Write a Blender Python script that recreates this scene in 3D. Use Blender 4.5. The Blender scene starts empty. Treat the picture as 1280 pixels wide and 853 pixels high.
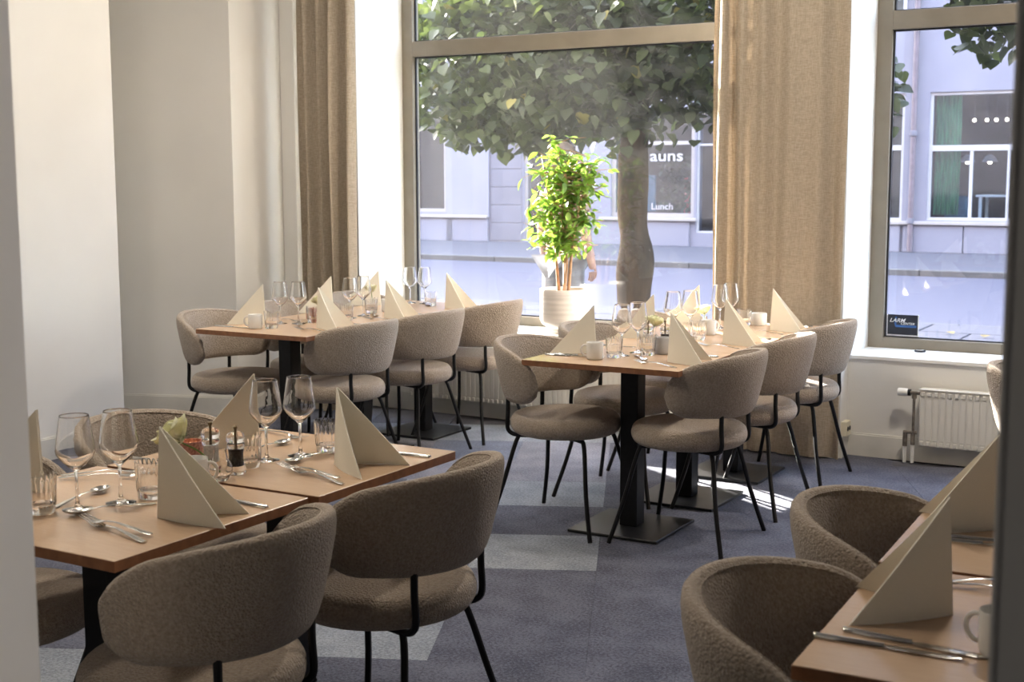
import bpy, bmesh, math, random
from math import sin, cos, pi, radians, sqrt
from mathutils import Vector, Matrix, noise

random.seed(7)
S = bpy.context.scene
COL = S.collection

# ------------------------------------------------------------------ camera
CAM_H = 1.49
cam_d = bpy.data.cameras.new('camera')
cam = bpy.data.objects.new('camera', cam_d)
COL.objects.link(cam)
cam_d.sensor_width = 36.0
cam_d.lens = 1653.0 / 1280.0 * 36.0
cam_d.clip_start = 0.05
cam_d.clip_end = 500
YAW, PITCH, ROLL = radians(30.06), radians(7.02), radians(-0.13)
_fw = Vector((-sin(YAW) * cos(PITCH), cos(YAW) * cos(PITCH), -sin(PITCH)))
_rt = Vector((cos(YAW), sin(YAW), 0))
_up = _rt.cross(_fw)
_r2 = _rt * cos(ROLL) + _up * sin(ROLL)
_u2 = -_rt * sin(ROLL) + _up * cos(ROLL)
cam.matrix_world = Matrix(((_r2.x, _u2.x, -_fw.x, 0), (_r2.y, _u2.y, -_fw.y, 0), (_r2.z, _u2.z, -_fw.z, CAM_H), (0, 0, 0, 1)))
cam_d.dof.use_dof = True
cam_d.dof.focus_distance = 4.6
cam_d.dof.aperture_fstop = 7.0
S.camera = cam

# ------------------------------------------------------------------ world, sun, exposure
SUN_EL = radians(19.0)
SUN_AZ = (-0.86, 0.51)
w = bpy.data.worlds.new('World')
S.world = w
w.use_nodes = True
nt = w.node_tree
nt.nodes.clear()
sky = nt.nodes.new('ShaderNodeTexSky')
sky.sky_type = 'NISHITA'
sky.sun_disc = False
sky.sun_elevation = SUN_EL
sky.sun_rotation = math.atan2(SUN_AZ[0], SUN_AZ[1])
sky.air_density = 1.0
sky.dust_density = 1.6
sky.ozone_density = 1.5
bg = nt.nodes.new('ShaderNodeBackground')
bg.inputs['Strength'].default_value = 2.1
wo = nt.nodes.new('ShaderNodeOutputWorld')
hsv = nt.nodes.new('ShaderNodeHueSaturation')
hsv.inputs['Saturation'].default_value = 0.68
nt.links.new(sky.outputs[0], hsv.inputs['Color'])
nt.links.new(hsv.outputs[0], bg.inputs[0])
nt.links.new(bg.outputs[0], wo.inputs[0])

sun_d = bpy.data.lights.new('sun', 'SUN')
sun_d.energy = 32.0
sun_d.color = (1.0, 0.93, 0.82)
sun_d.angle = radians(0.6)
sun = bpy.data.objects.new('sun', sun_d)
COL.objects.link(sun)
sd = Vector((-SUN_AZ[0] * cos(SUN_EL), -SUN_AZ[1] * cos(SUN_EL), -sin(SUN_EL)))
sun.rotation_euler = sd.to_track_quat('-Z', 'Y').to_euler()
sun.location = (-12, 14, 12)

S.view_settings.view_transform = 'Standard'
S.view_settings.look = 'None'
S.view_settings.gamma = 1.0
S.view_settings.use_curve_mapping = False
S.view_settings.exposure = 1.55
S.cycles.max_bounces = 10
S.cycles.diffuse_bounces = 5
S.cycles.transparent_max_bounces = 24
S.cycles.transmission_bounces = 10
S.cycles.sample_clamp_indirect = 8.0
S.cycles.blur_glossy = 0.5


# ------------------------------------------------------------------ materials
def newmat(name):
    m = bpy.data.materials.new(name)
    m.use_nodes = True
    n = m.node_tree
    n.nodes.clear()
    out = n.nodes.new('ShaderNodeOutputMaterial')
    return m, n, out


def principled(name, col, rough=0.6, metal=0.0, spec=0.5, noise_scale=None, noise_amt=0.15, bump=None, bump_scale=200.0,
               coord='Object', col2=None, sheen=0.0, stretch=None, rnd=0.0):
    m, n, out = newmat(name)
    b = n.nodes.new('ShaderNodeBsdfPrincipled')
    b.inputs['Roughness'].default_value = rough
    b.inputs['Metallic'].default_value = metal
    b.inputs['Specular IOR Level'].default_value = spec
    if sheen:
        b.inputs['Sheen Weight'].default_value = sheen
    b.inputs['Base Color'].default_value = (*col, 1)
    tc = n.nodes.new('ShaderNodeTexCoord')
    vec = tc.outputs[coord]
    if stretch:
        mp = n.nodes.new('ShaderNodeMapping')
        mp.inputs['Scale'].default_value = stretch
        n.links.new(vec, mp.inputs[0])
        vec = mp.outputs[0]
    last = None
    if noise_scale:
        tx = n.nodes.new('ShaderNodeTexNoise')
        tx.inputs['Scale'].default_value = noise_scale
        tx.inputs['Detail'].default_value = 4
        n.links.new(vec, tx.inputs['Vector'])
        rp = n.nodes.new('ShaderNodeValToRGB')
        c2 = col2 if col2 else tuple(max(0, c * (1 - noise_amt * 2)) for c in col)
        c1 = col if col2 else tuple(min(1, c * (1 + noise_amt)) for c in col)
        rp.color_ramp.elements[0].position = 0.35
        rp.color_ramp.elements[1].position = 0.65
        rp.color_ramp.elements[0].color = (*c2, 1)
        rp.color_ramp.elements[1].color = (*c1, 1)
        n.links.new(tx.outputs['Fac'], rp.inputs[0])
        last = rp.outputs[0]
        n.links.new(last, b.inputs['Base Color'])
    if rnd:
        oi = n.nodes.new('ShaderNodeObjectInfo')
        mr = n.nodes.new('ShaderNodeMapRange')
        mr.inputs['To Min'].default_value = 1 - rnd
        mr.inputs['To Max'].default_value = 1 + rnd
        n.links.new(oi.outputs['Random'], mr.inputs['Value'])
        hs = n.nodes.new('ShaderNodeHueSaturation')
        n.links.new(mr.outputs[0], hs.inputs['Value'])
        if last:
            n.links.new(last, hs.inputs['Color'])
        else:
            hs.inputs['Color'].default_value = (*col, 1)
        n.links.new(hs.outputs[0], b.inputs['Base Color'])
    if bump:
        tb = n.nodes.new('ShaderNodeTexNoise')
        tb.inputs['Scale'].default_value = bump_scale
        tb.inputs['Detail'].default_value = 3
        n.links.new(vec, tb.inputs['Vector'])
        bp = n.nodes.new('ShaderNodeBump')
        bp.inputs['Strength'].default_value = bump
        bp.inputs['Distance'].default_value = 0.004
        n.links.new(tb.outputs['Fac'], bp.inputs['Height'])
        n.links.new(bp.outputs[0], b.inputs['Normal'])
    n.links.new(b.outputs[0], out.inputs[0])
    return m


def leafmat(name, c1, c2, trans=0.5, scale=3.0, coord='Object', rnd=0.25, spec_rough=0.4):
    m, n, out = newmat(name)
    tc = n.nodes.new('ShaderNodeTexCoord')
    geo = n.nodes.new('ShaderNodeNewGeometry')
    mixf = n.nodes.new('ShaderNodeMixRGB')
    mixf.inputs[1].default_value = (*c1, 1)
    mixf.inputs[2].default_value = (*c2, 1)
    add = n.nodes.new('ShaderNodeMath')
    add.operation = 'ADD'
    oi = n.nodes.new('ShaderNodeObjectInfo')
    n.links.new(geo.outputs['Random Per Island'], add.inputs[0])
    n.links.new(oi.outputs['Random'], add.inputs[1])
    fr = n.nodes.new('ShaderNodeMath')
    fr.operation = 'FRACT'
    n.links.new(add.outputs[0], fr.inputs[0])
    n.links.new(fr.outputs[0], mixf.inputs[0])
    d = n.nodes.new('ShaderNodeBsdfPrincipled')
    d.inputs['Roughness'].default_value = spec_rough
    n.links.new(mixf.outputs[0], d.inputs['Base Color'])
    t = n.nodes.new('ShaderNodeBsdfTranslucent')
    br = n.nodes.new('ShaderNodeMixRGB')
    br.blend_type = 'MULTIPLY'
    br.inputs[0].default_value = 1
    br.inputs[2].default_value = (1.0, 1.0, 0.55, 1)
    n.links.new(mixf.outputs[0], br.inputs[1])
    n.links.new(br.outputs[0], t.inputs[0])
    mx = n.nodes.new('ShaderNodeMixShader')
    mx.inputs[0].default_value = trans
    n.links.new(d.outputs[0], mx.inputs[1])
    n.links.new(t.outputs[0], mx.inputs[2])
    n.links.new(mx.outputs[0], out.inputs[0])
    return m


def clothmat(name, col, col2, trans=0.25, wave=None):
    m, n, out = newmat(name)
    tc = n.nodes.new('ShaderNodeTexCoord')
    mp = n.nodes.new('ShaderNodeMapping')
    mp.inputs['Scale'].default_value = (1, 1, 0.12)
    n.links.new(tc.outputs['Object'], mp.inputs[0])
    tx = n.nodes.new('ShaderNodeTexNoise')
    tx.inputs['Scale'].default_value = 240
    tx.inputs['Detail'].default_value = 3
    n.links.new(mp.outputs[0], tx.inputs['Vector'])
    mp2 = n.nodes.new('ShaderNodeMapping')
    mp2.inputs['Scale'].default_value = (0.15, 0.15, 1)
    n.links.new(tc.outputs['Object'], mp2.inputs[0])
    tx2 = n.nodes.new('ShaderNodeTexNoise')
    tx2.inputs['Scale'].default_value = 240
    n.links.new(mp2.outputs[0], tx2.inputs['Vector'])
    ad = n.nodes.new('ShaderNodeMath')
    ad.operation = 'MULTIPLY_ADD'
    ad.inputs[1].default_value = 0.5
    n.links.new(tx.outputs['Fac'], ad.inputs[0])
    hf = n.nodes.new('ShaderNodeMath')
    hf.operation = 'MULTIPLY'
    hf.inputs[1].default_value = 0.5
    n.links.new(tx2.outputs['Fac'], hf.inputs[0])
    n.links.new(hf.outputs[0], ad.inputs[2])
    rp = n.nodes.new('ShaderNodeValToRGB')
    rp.color_ramp.elements[0].position = 0.38
    rp.color_ramp.elements[1].position = 0.62
    rp.color_ramp.elements[0].color = (*col2, 1)
    rp.color_ramp.elements[1].color = (*col, 1)
    n.links.new(ad.outputs[0], rp.inputs[0])
    d = n.nodes.new('ShaderNodeBsdfDiffuse')
    t = n.nodes.new('ShaderNodeBsdfTranslucent')
    n.links.new(rp.outputs[0], d.inputs[0])
    n.links.new(rp.outputs[0], t.inputs[0])
    mx = n.nodes.new('ShaderNodeMixShader')
    mx.inputs[0].default_value = trans
    n.links.new(d.outputs[0], mx.inputs[1])
    n.links.new(t.outputs[0], mx.inputs[2])
    bp = n.nodes.new('ShaderNodeBump')
    bp.inputs['Strength'].default_value = 0.25
    bp.inputs['Distance'].default_value = 0.002
    n.links.new(ad.outputs[0], bp.inputs['Height'])
    n.links.new(bp.outputs[0], d.inputs['Normal'])
    n.links.new(mx.outputs[0], out.inputs[0])
    return m


def panemat(name, dust=0.0035, tint=(0.97, 0.98, 1.0)):
    """thin window glass: see-through, mirror by Fresnel, a little dried dirt on it"""
    m, n, out = newmat(name)
    tr = n.nodes.new('ShaderNodeBsdfTransparent')
    tr.inputs[0].default_value = (*tint, 1)
    gl = n.nodes.new('ShaderNodeBsdfGlossy')
    gl.inputs['Roughness'].default_value = 0.0
    fr = n.nodes.new('ShaderNodeFresnel')
    gm = n.nodes.new('ShaderNodeNewGeometry')
    io = n.nodes.new('ShaderNodeMapRange')
    io.inputs['To Min'].default_value = 1.5
    io.inputs['To Max'].default_value = 1.0 / 1.5      # same outside angle on the inner face of the sheet
    n.links.new(gm.outputs['Backfacing'], io.inputs['Value'])
    n.links.new(io.outputs[0], fr.inputs['IOR'])
    mx = n.nodes.new('ShaderNodeMixShader')
    n.links.new(fr.outputs[0], mx.inputs[0])
    n.links.new(tr.outputs[0], mx.inputs[1])
    n.links.new(gl.outputs[0], mx.inputs[2])
    tc = n.nodes.new('ShaderNodeTexCoord')
    no = n.nodes.new('ShaderNodeTexNoise')
    no.inputs['Scale'].default_value = 2.2
    no.inputs['Detail'].default_value = 6
    n.links.new(tc.outputs['Object'], no.inputs['Vector'])
    vo = n.nodes.new('ShaderNodeTexVoronoi')
    vo.inputs['Scale'].default_value = 16
    n.links.new(tc.outputs['Object'], vo.inputs['Vector'])
    sp = n.nodes.new('ShaderNodeMapRange')
    sp.inputs['From Min'].default_value = 0.025
    sp.inputs['From Max'].default_value = 0.05
    sp.inputs['To Min'].default_value = 0.16
    sp.inputs['To Max'].default_value = 0.0
    n.links.new(vo.outputs['Distance'], sp.inputs['Value'])
    ra = n.nodes.new('ShaderNodeMapRange')
    ra.inputs['From Min'].default_value = 0.35
    ra.inputs['From Max'].default_value = 0.75
    ra.inputs['To Min'].default_value = dust * 0.6
    ra.inputs['To Max'].default_value = dust * 1.35
    n.links.new(no.outputs['Fac'], ra.inputs['Value'])
    sm = n.nodes.new('ShaderNodeMath')
    sm.operation = 'MAXIMUM'
    n.links.new(sp.outputs[0], sm.inputs[0])
    n.links.new(ra.outputs[0], sm.inputs[1])
    tl = n.nodes.new('ShaderNodeBsdfTranslucent')
    tl.inputs[0].default_value = (0.8, 0.8, 0.8, 1)
    m2 = n.nodes.new('ShaderNodeMixShader')
    n.links.new(sm.outputs[0], m2.inputs[0])
    n.links.new(mx.outputs[0], m2.inputs[1])
    n.links.new(tl.outputs[0], m2.inputs[2])
    n.links.new(m2.outputs[0], out.inputs[0])
    return m


def glassmat(name, tint=(1, 1, 1), rough=0.0):
    m, n, out = newmat(name)
    g = n.nodes.new('ShaderNodeBsdfGlass')
    g.inputs['IOR'].default_value = 1.48
    g.inputs['Roughness'].default_value = rough
    g.inputs[0].default_value = (*tint, 1)
    n.links.new(g.outputs[0], out.inputs[0])
    return m


def emimat(name, col, strength):
    m, n, out = newmat(name)
    e = n.nodes.new('ShaderNodeEmission')
    e.inputs[0].default_value = (*col, 1)
    e.inputs[1].default_value = strength
    n.links.new(e.outputs[0], out.inputs[0])
    return m


M = {}
M['wall'] = principled('wall_paint', (0.74, 0.72, 0.68), 0.75, noise_scale=1.5, noise_amt=0.02, bump=0.05, bump_scale=120)
M['wallgrey'] = principled('grey_wall_paint', (0.52, 0.50, 0.48), 0.75, noise_scale=1.5, noise_amt=0.02, bump=0.05, bump_scale=120)
M['sillpaint'] = principled('sill_paint', (0.80, 0.79, 0.76), 0.45, noise_scale=4, noise_amt=0.02)
M['base'] = principled('baseboard_paint', (0.66, 0.64, 0.59), 0.5, noise_scale=6, noise_amt=0.04)
M['darkwall'] = principled('unseen_wall_dark', (0.04, 0.034, 0.03), 0.6, noise_scale=3, noise_amt=0.1)  # unseen walls made dark to keep bounce light off the chair backs
M['palepillar'] = principled('pale_pillar_paint', (0.78, 0.77, 0.75), 0.7, noise_scale=2, noise_amt=0.02)
M['pillar'] = principled('pillar_paint', (0.36, 0.36, 0.36), 0.7, noise_scale=2, noise_amt=0.02)
M['ceil'] = principled('ceiling_paint', (0.45, 0.45, 0.44), 0.9, noise_scale=2, noise_amt=0.01)
M['frame'] = principled('bronze_anodised', (0.26, 0.225, 0.175), 0.42, metal=0.25, noise_scale=8, noise_amt=0.04)
M['gasket'] = principled('black_gasket', (0.02, 0.02, 0.025), 0.6, noise_scale=30, noise_amt=0.1)
M['pane'] = panemat('window_glass')
M['farpane'] = panemat('shop_glass', 0.01, (0.75, 0.8, 0.85))
M['wood'] = principled('table_laminate', (0.56, 0.385, 0.25), 0.25, spec=0.5, noise_scale=14, col2=(0.52, 0.35, 0.225), stretch=(1, 14, 14))
M['woodedge'] = principled('table_edge', (0.27, 0.115, 0.05), 0.5, noise_scale=30, noise_amt=0.12)
M['black'] = principled('black_metal', (0.008, 0.008, 0.009), 0.4, metal=0.0, spec=0.25, noise_scale=60, noise_amt=0.1)
M['plate'] = principled('base_plate_metal', (0.012, 0.012, 0.013), 0.36, metal=0.0, spec=0.4, noise_scale=40, noise_amt=0.12)
M['steel'] = principled('cutlery_steel', (0.62, 0.60, 0.57), 0.16, metal=1.0, noise_scale=50, noise_amt=0.03)
M['brass'] = principled('old_brass', (0.22, 0.17, 0.10), 0.4, metal=0.8, noise_scale=60, noise_amt=0.15)
M['napkin'] = principled('napkin_paper', (0.85, 0.81, 0.69), 0.85, noise_scale=900, noise_amt=0.03, bump=0.08, bump_scale=700)
M['glass'] = glassmat('clear_glass')
M['ceramic'] = principled('white_ceramic', (0.74, 0.72, 0.68), 0.25, noise_scale=20, noise_amt=0.02)
M['greyceramic'] = principled('grey_ceramic', (0.46, 0.46, 0.46), 0.3, noise_scale=20, noise_amt=0.03)
M['pot'] = principled('pot_clay', (0.66, 0.60, 0.54), 0.6, noise_scale=10, noise_amt=0.06, stretch=(0.3, 0.3, 6))
M['soil'] = principled('soil', (0.05, 0.035, 0.025), 0.95, noise_scale=60, noise_amt=0.4)
M['twig'] = principled('plant_stem', (0.34, 0.19, 0.10), 0.7, noise_scale=20, noise_amt=0.2)
M['leaf'] = leafmat('plant_leaf', (0.08, 0.175, 0.028), (0.27, 0.41, 0.085), 0.5)
M['bark'] = principled('tree_bark', (0.045, 0.028, 0.015), 0.95, spec=0.1, noise_scale=7, col2=(0.007, 0.0042, 0.0025), stretch=(1, 1, 0.25), bump=0.9, bump_scale=40)
M['treeleaf'] = leafmat('tree_leaf', (0.020, 0.032, 0.010), (0.050, 0.068, 0.021), 0.36, spec_rough=0.55)
M['treeleafyellow'] = leafmat('tree_leaf_yellow', (0.16, 0.15, 0.03), (0.22, 0.19, 0.04), 0.4)
M['curtain'] = clothmat('curtain_linen', (0.54, 0.465, 0.37), (0.40, 0.335, 0.255), 0.20)
M['rose'] = leafmat('rose_petal', (0.80, 0.80, 0.60), (0.86, 0.84, 0.70), 0.3)
M['roseleaf'] = leafmat('rose_leaf', (0.10, 0.20, 0.05), (0.16, 0.28, 0.08), 0.3)
M['copper'] = principled('rose_glitter', (0.58, 0.30, 0.24), 0.35, metal=0.35, noise_scale=160, col2=(0.30, 0.13, 0.10), bump=0.5, bump_scale=260)
M['candle'] = emimat('candle_flame', (1.0, 0.5, 0.2), 3.0)
M['wax'] = principled('candle_wax', (0.8, 0.72, 0.62), 0.5, noise_scale=30, noise_amt=0.03)
M['pepper'] = principled('peppercorns', (0.018, 0.012, 0.010), 0.7, noise_scale=200, noise_amt=0.6, bump=1.0, bump_scale=220)
M['salt'] = principled('salt_grains', (0.75, 0.74, 0.72), 0.7, noise_scale=200, noise_amt=0.1, bump=0.5, bump_scale=250)
M['radiator'] = principled('radiator_enamel', (0.66, 0.64, 0.59), 0.4, noise_scale=5, noise_amt=0.02)
M['white'] = principled('white_plastic', (0.78, 0.77, 0.74), 0.4, noise_scale=20, noise_amt=0.02)
M['pipe'] = principled('old_pipe', (0.22, 0.19, 0.16), 0.45, metal=0.5, noise_scale=40, noise_amt=0.2)
M['socket'] = principled('socket_plastic', (0.72, 0.66, 0.50), 0.45, noise_scale=20, noise_amt=0.03)


def boucle(name, c1, c2):
    m, n, out = newmat(name)
    tc = n.nodes.new('ShaderNodeTexCoord')
    vo = n.nodes.new('ShaderNodeTexVoronoi')
    vo.inputs['Scale'].default_value = 190
    no = n.nodes.new('ShaderNodeTexNoise')
    no.inputs['Scale'].default_value = 150
    no.inputs['Detail'].default_value = 4
    n.links.new(tc.outputs['Object'], vo.inputs['Vector'])
    n.links.new(tc.outputs['Object'], no.inputs['Vector'])
    rp = n.nodes.new('ShaderNodeValToRGB')
    rp.color_ramp.elements[0].position = 0.3
    rp.color_ramp.elements[1].position = 0.7
    rp.color_ramp.elements[0].color = (*c2, 1)
    rp.color_ramp.elements[1].color = (*c1, 1)
    n.links.new(no.outputs['Fac'], rp.inputs[0])
    b = n.nodes.new('ShaderNodeBsdfPrincipled')
    b.inputs['Roughness'].default_value = 0.95
    b.inputs['Specular IOR Level'].default_value = 0.15
    b.inputs['Sheen Weight'].default_value = 0.25
    b.inputs['Sheen Roughness'].default_value = 0.5
    n.links.new(rp.outputs[0], b.inputs['Base Color'])
    ad = n.nodes.new('ShaderNodeMath')
    ad.operation = 'SUBTRACT'
    n.links.new(no.outputs['Fac'], ad.inputs[0])
    n.links.new(vo.outputs['Distance'], ad.inputs[1])
    bp = n.nodes.new('ShaderNodeBump')
    bp.inputs['Strength'].default_value = 0.8
    bp.inputs['Distance'].default_value = 0.004
    n.links.new(ad.outputs[0], bp.inputs['Height'])
    n.links.new(bp.outputs[0], b.inputs['Normal'])
    n.links.new(b.outputs[0], out.inputs[0])
    return m


M['boucle'] = boucle('boucle_fabric', (0.43, 0.355, 0.285), (0.28, 0.225, 0.175))


def carpet(name, c1, c2):
    m, n, out = newmat(name)
    tc = n.nodes.new('ShaderNodeNewGeometry')
    no = n.nodes.new('ShaderNodeTexNoise')
    no.inputs['Scale'].default_value = 95
    no.inputs['Detail'].default_value = 5
    no.inputs['Roughness'].default_value = 0.8
    n.links.new(tc.outputs['Position'], no.inputs['Vector'])
    n2 = n.nodes.new('ShaderNodeTexNoise')
    n2.inputs['Scale'].default_value = 6
    n2.inputs['Detail'].default_value = 5
    n.links.new(tc.outputs['Position'], n2.inputs['Vector'])
    mxx = n.nodes.new('ShaderNodeMath')
    mxx.operation = 'MULTIPLY_ADD'
    mxx.inputs[1].default_value = 0.30
    n.links.new(n2.outputs['Fac'], mxx.inputs[0])
    n.links.new(no.outputs['Fac'], mxx.inputs[2])
    rp = n.nodes.new('ShaderNodeValToRGB')
    rp.color_ramp.elements[0].position = 0.56
    rp.color_ramp.elements[1].position = 0.74
    rp.color_ramp.elements[0].color = (*c2, 1)
    rp.color_ramp.elements[1].color = (*c1, 1)
    n.links.new(mxx.outputs[0], rp.inputs[0])
    oi = n.nodes.new('ShaderNodeObjectInfo')
    mr = n.nodes.new('ShaderNodeMapRange')
    mr.inputs['To Min'].default_value = 0.96
    mr.inputs['To Max'].default_value = 1.04
    n.links.new(oi.outputs['Random'], mr.inputs['Value'])
    hs = n.nodes.new('ShaderNodeHueSaturation')
    n.links.new(mr.outputs[0], hs.inputs['Value'])
    n.links.new(rp.outputs[0], hs.inputs['Color'])
    b = n.nodes.new('ShaderNodeBsdfPrincipled')
    b.inputs['Roughness'].default_value = 0.95
    b.inputs['Specular IOR Level'].default_value = 0.1
    b.inputs['Sheen Weight'].default_value = 0.15
    n.links.new(hs.outputs[0], b.inputs['Base Color'])
    bp = n.nodes.new('ShaderNodeBump')
    bp.inputs['Strength'].default_value = 0.7
    bp.inputs['Distance'].default_value = 0.004
    n.links.new(no.outputs['Fac'], bp.inputs['Height'])
    n.links.new(bp.outputs[0], b.inputs['Normal'])
    n.links.new(b.outputs[0], out.inputs[0])
    return m


M['carpet_navy'] = carpet('carpet_navy', (0.125, 0.130, 0.168), (0.033, 0.036, 0.058))
M['carpet_blue'] = carpet('carpet_blue', (0.17, 0.19, 0.255), (0.07, 0.08, 0.125))
M['carpet_pale'] = carpet('carpet_pale', (0.28, 0.30, 0.335), (0.125, 0.14, 0.17))
M['carpet_grey'] = carpet('carpet_grey', (0.23, 0.23, 0.27), (0.11, 0.11, 0.145))


# ------------------------------------------------------------------ mesh helpers
class MB:
    def __init__(self):
        self.v, self.f, self.mi = [], [], []

    def add(self, vs, fs, mi=0):
        o = len(self.v)
        self.v += [tuple(p) for p in vs]
        self.f += [tuple(i + o for i in f) for f in fs]
        self.mi += [mi] * len(fs)
        return self

    def box(self, x0, x1, y0, y1, z0, z1, mi=0):
        return self.add([(x0, y0, z0), (x1, y0, z0), (x1, y1, z0), (x0, y1, z0), (x0, y0, z1), (x1, y0, z1), (x1, y1, z1), (x0, y1, z1)],
                        [(0, 3, 2, 1), (4, 5, 6, 7), (0, 1, 5, 4), (1, 2, 6, 5), (2, 3, 7, 6), (3, 0, 4, 7)], mi)

    def prism(self, pts, z0, z1, mi=0):
        n = len(pts)
        vs = [(x, y, z0) for x, y in pts] + [(x, y, z1) for x, y in pts]
        fs = [tuple(range(n - 1, -1, -1)), tuple(range(n, 2 * n))]
        fs += [(i, (i + 1) % n, n + (i + 1) % n, n + i) for i in range(n)]
        return self.add(vs, fs, mi)

    def lathe(self, prof, seg=24, rfun=None, mi=0, center=(0, 0), closed=False):
        """prof: list of (r,z). r==0 ends become poles."""
        rings = []
        vs = []
        for k, (r, z) in enumerate(prof):
            if r < 1e-6:
                rings.append([len(vs)])
                vs.append((center[0], center[1], z))
            else:
                ids = []
                for i in range(seg):
                    a = 2 * pi * i / seg
                    rr = r * (rfun(a, z, k) if rfun else 1)
                    ids.append(len(vs))
                    vs.append((center[0] + rr * cos(a), center[1] + rr * sin(a), z))
                rings.append(ids)
        fs = []
        pairs = list(zip(rings[:-1], rings[1:]))
        if closed:
            pairs.append((rings[-1], rings[0]))
        for a, b in pairs:
            if len(a) == 1 and len(b) == 1:
                continue
            if len(a) == 1:
                fs += [(a[0], b[(i + 1) % seg], b[i]) for i in range(seg)]
            elif len(b) == 1:
                fs += [(a[i], a[(i + 1) % seg], b[0]) for i in range(seg)]
            else:
                fs += [(a[i], a[(i + 1) % seg], b[(i + 1) % seg], b[i]) for i in range(seg)]
        return self.add(vs, fs, mi)

    def tube(self, pts, r, seg=8, mi=0, cap=True):
        pts = [Vector(p) for p in pts]
        n = len(pts)
        rs = r if isinstance(r, (list, tuple)) else [r] * n
        t0 = (pts[1] - pts[0]).normalized()
        ref = Vector((0, 0, 1)) if abs(t0.z) < 0.9 else Vector((1, 0, 0))
        nrm = t0.cross(ref).normalized()
        vs = []
        for i, p in enumerate(pts):
            if i == 0:
                t = t0
            elif i == n - 1:
                t = (pts[i] - pts[i - 1]).normalized()
            else:
                t = ((pts[i] - pts[i - 1]).normalized() + (pts[i + 1] - pts[i]).normalized()).normalized()
            nrm = (nrm - t * nrm.dot(t)).normalized()
            b = t.cross(nrm)
            for k in range(seg):
                a = 2 * pi * k / seg
                vs.append(p + (nrm * cos(a) + b * sin(a)) * rs[i])
        fs = []
        for i in range(n - 1):
            for k in range(seg):
                fs.append((i * seg + k, i * seg + (k + 1) % seg, (i + 1) * seg + (k + 1) % seg, (i + 1) * seg + k))
        if cap:
            fs.append(tuple(range(seg - 1, -1, -1)))
            fs.append(tuple((n - 1) * seg + k for k in range(seg)))
        return self.add(vs, fs, mi)

    def ball(self, c, r, sx=1, sy=1, sz=1, seg=10, rings=6, mi=0):
        prof = [(r * sin(pi * k / rings), -r * cos(pi * k / rings)) for k in range(rings + 1)]
        prof[0] = (0, -r)
        prof[-1] = (0, r)
        o = len(self.v)
        self.lathe(prof, seg, mi=mi)
        for i in range(o, len(self.v)):
            x, y, z = self.v[i]
            self.v[i] = (c[0] + x * sx, c[1] + y * sy, c[2] + z * sz)
        return self

    def mesh(self, name, mats, smooth=False, bevel=0.0, bevel_seg=1, sharp=40):
        me = bpy.data.meshes.new(name)
        me.from_pydata(self.v, [], self.f)
        if not isinstance(mats, (list, tuple)):
            mats = [mats]
        for m in mats:
            me.materials.append(M[m] if isinstance(m, str) else m)
        if any(self.mi):
            me.polygons.foreach_set('material_index', self.mi)
        bm = bmesh.new()
        bm.from_mesh(me)
        if bevel:
            bmesh.ops.remove_doubles(bm, verts=bm.verts, dist=1e-6)
            ed = [e for e in bm.edges if len(e.link_faces) == 2 and e.calc_face_angle(0) > radians(30)]
            bmesh.ops.bevel(bm, geom=ed, offset=bevel, segments=bevel_seg, profile=0.5, affect='EDGES')
        bmesh.ops.recalc_face_normals(bm, faces=bm.faces)
        if smooth:
            for f in bm.faces:
                f.smooth = True
            for e in bm.edges:
                if len(e.link_faces) == 2 and e.calc_face_angle(0) > radians(sharp):
                    e.smooth = False
        bm.to_mesh(me)
        bm.free()
        me.update()
        return me


def link(name, me, parent=None, loc=None, rotz=None, rot=None):
    o = bpy.data.objects.new(name, me)
    COL.objects.link(o)
    if parent is not None:
        o.parent = parent
    if loc is not None:
        o.location = loc
    if rotz is not None:
        o.rotation_euler = (0, 0, rotz)
    if rot is not None:
        o.rotation_euler = rot
    return o


def tag(o, label=None, cat=None, group=None, kind=None):
    if label:
        o['label'] = label
    if cat:
        o['category'] = cat
    if group:
        o['group'] = group
    if kind:
        o['kind'] = kind
    return o


def thing(name, label, cat, loc=(0, 0, 0), rotz=0.0, group=None):
    o = bpy.data.objects.new(name, None)
    o.empty_display_size = 0.1
    COL.objects.link(o)
    o.location = loc
    o.rotation_euler = (0, 0, rotz)
    return tag(o, label, cat, group)


def struct(name, me, label=None):
    o = link(name, me)
    o['kind'] = 'structure'
    if label:
        o['label'] = label
    return o


def smoothpath(pts, n=5):
    """Catmull-Rom through points"""
    P = [Vector(p) for p in pts]
    P = [P[0] * 2 - P[1]] + P + [P[-1] * 2 - P[-2]]
    out = []
    for i in range(1, len(P) - 2):
        for k in range(n):
            t = k / n
            a, b, c, d = P[i - 1], P[i], P[i + 1], P[i + 2]
            out.append(0.5 * ((2 * b) + (c - a) * t + (2 * a - 5 * b + 4 * c - d) * t * t + (3 * b - a - 3 * c + d) * t ** 3))
    out.append(P[-2])
    return out


# ------------------------------------------------------------------ room shell
X_L = -5.62
Y_PIER, Y_UNDER, Y_FRAME = 6.88, 7.01, 7.39
Z_SILL, Z_CEIL, Z_HEAD = 0.545, 3.55, 3.35
WINS = [(-5.118, -2.60), (-1.965, 0.55)]

floor = struct('floor', MB().box(-7.2, 4.8, -3.2, 7.6, -0.12, -0.008).mesh('floor', principled('floor_screed', (0.10, 0.10, 0.12), 0.9, noise_scale=5)),
               'carpet tiled restaurant floor')
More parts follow.
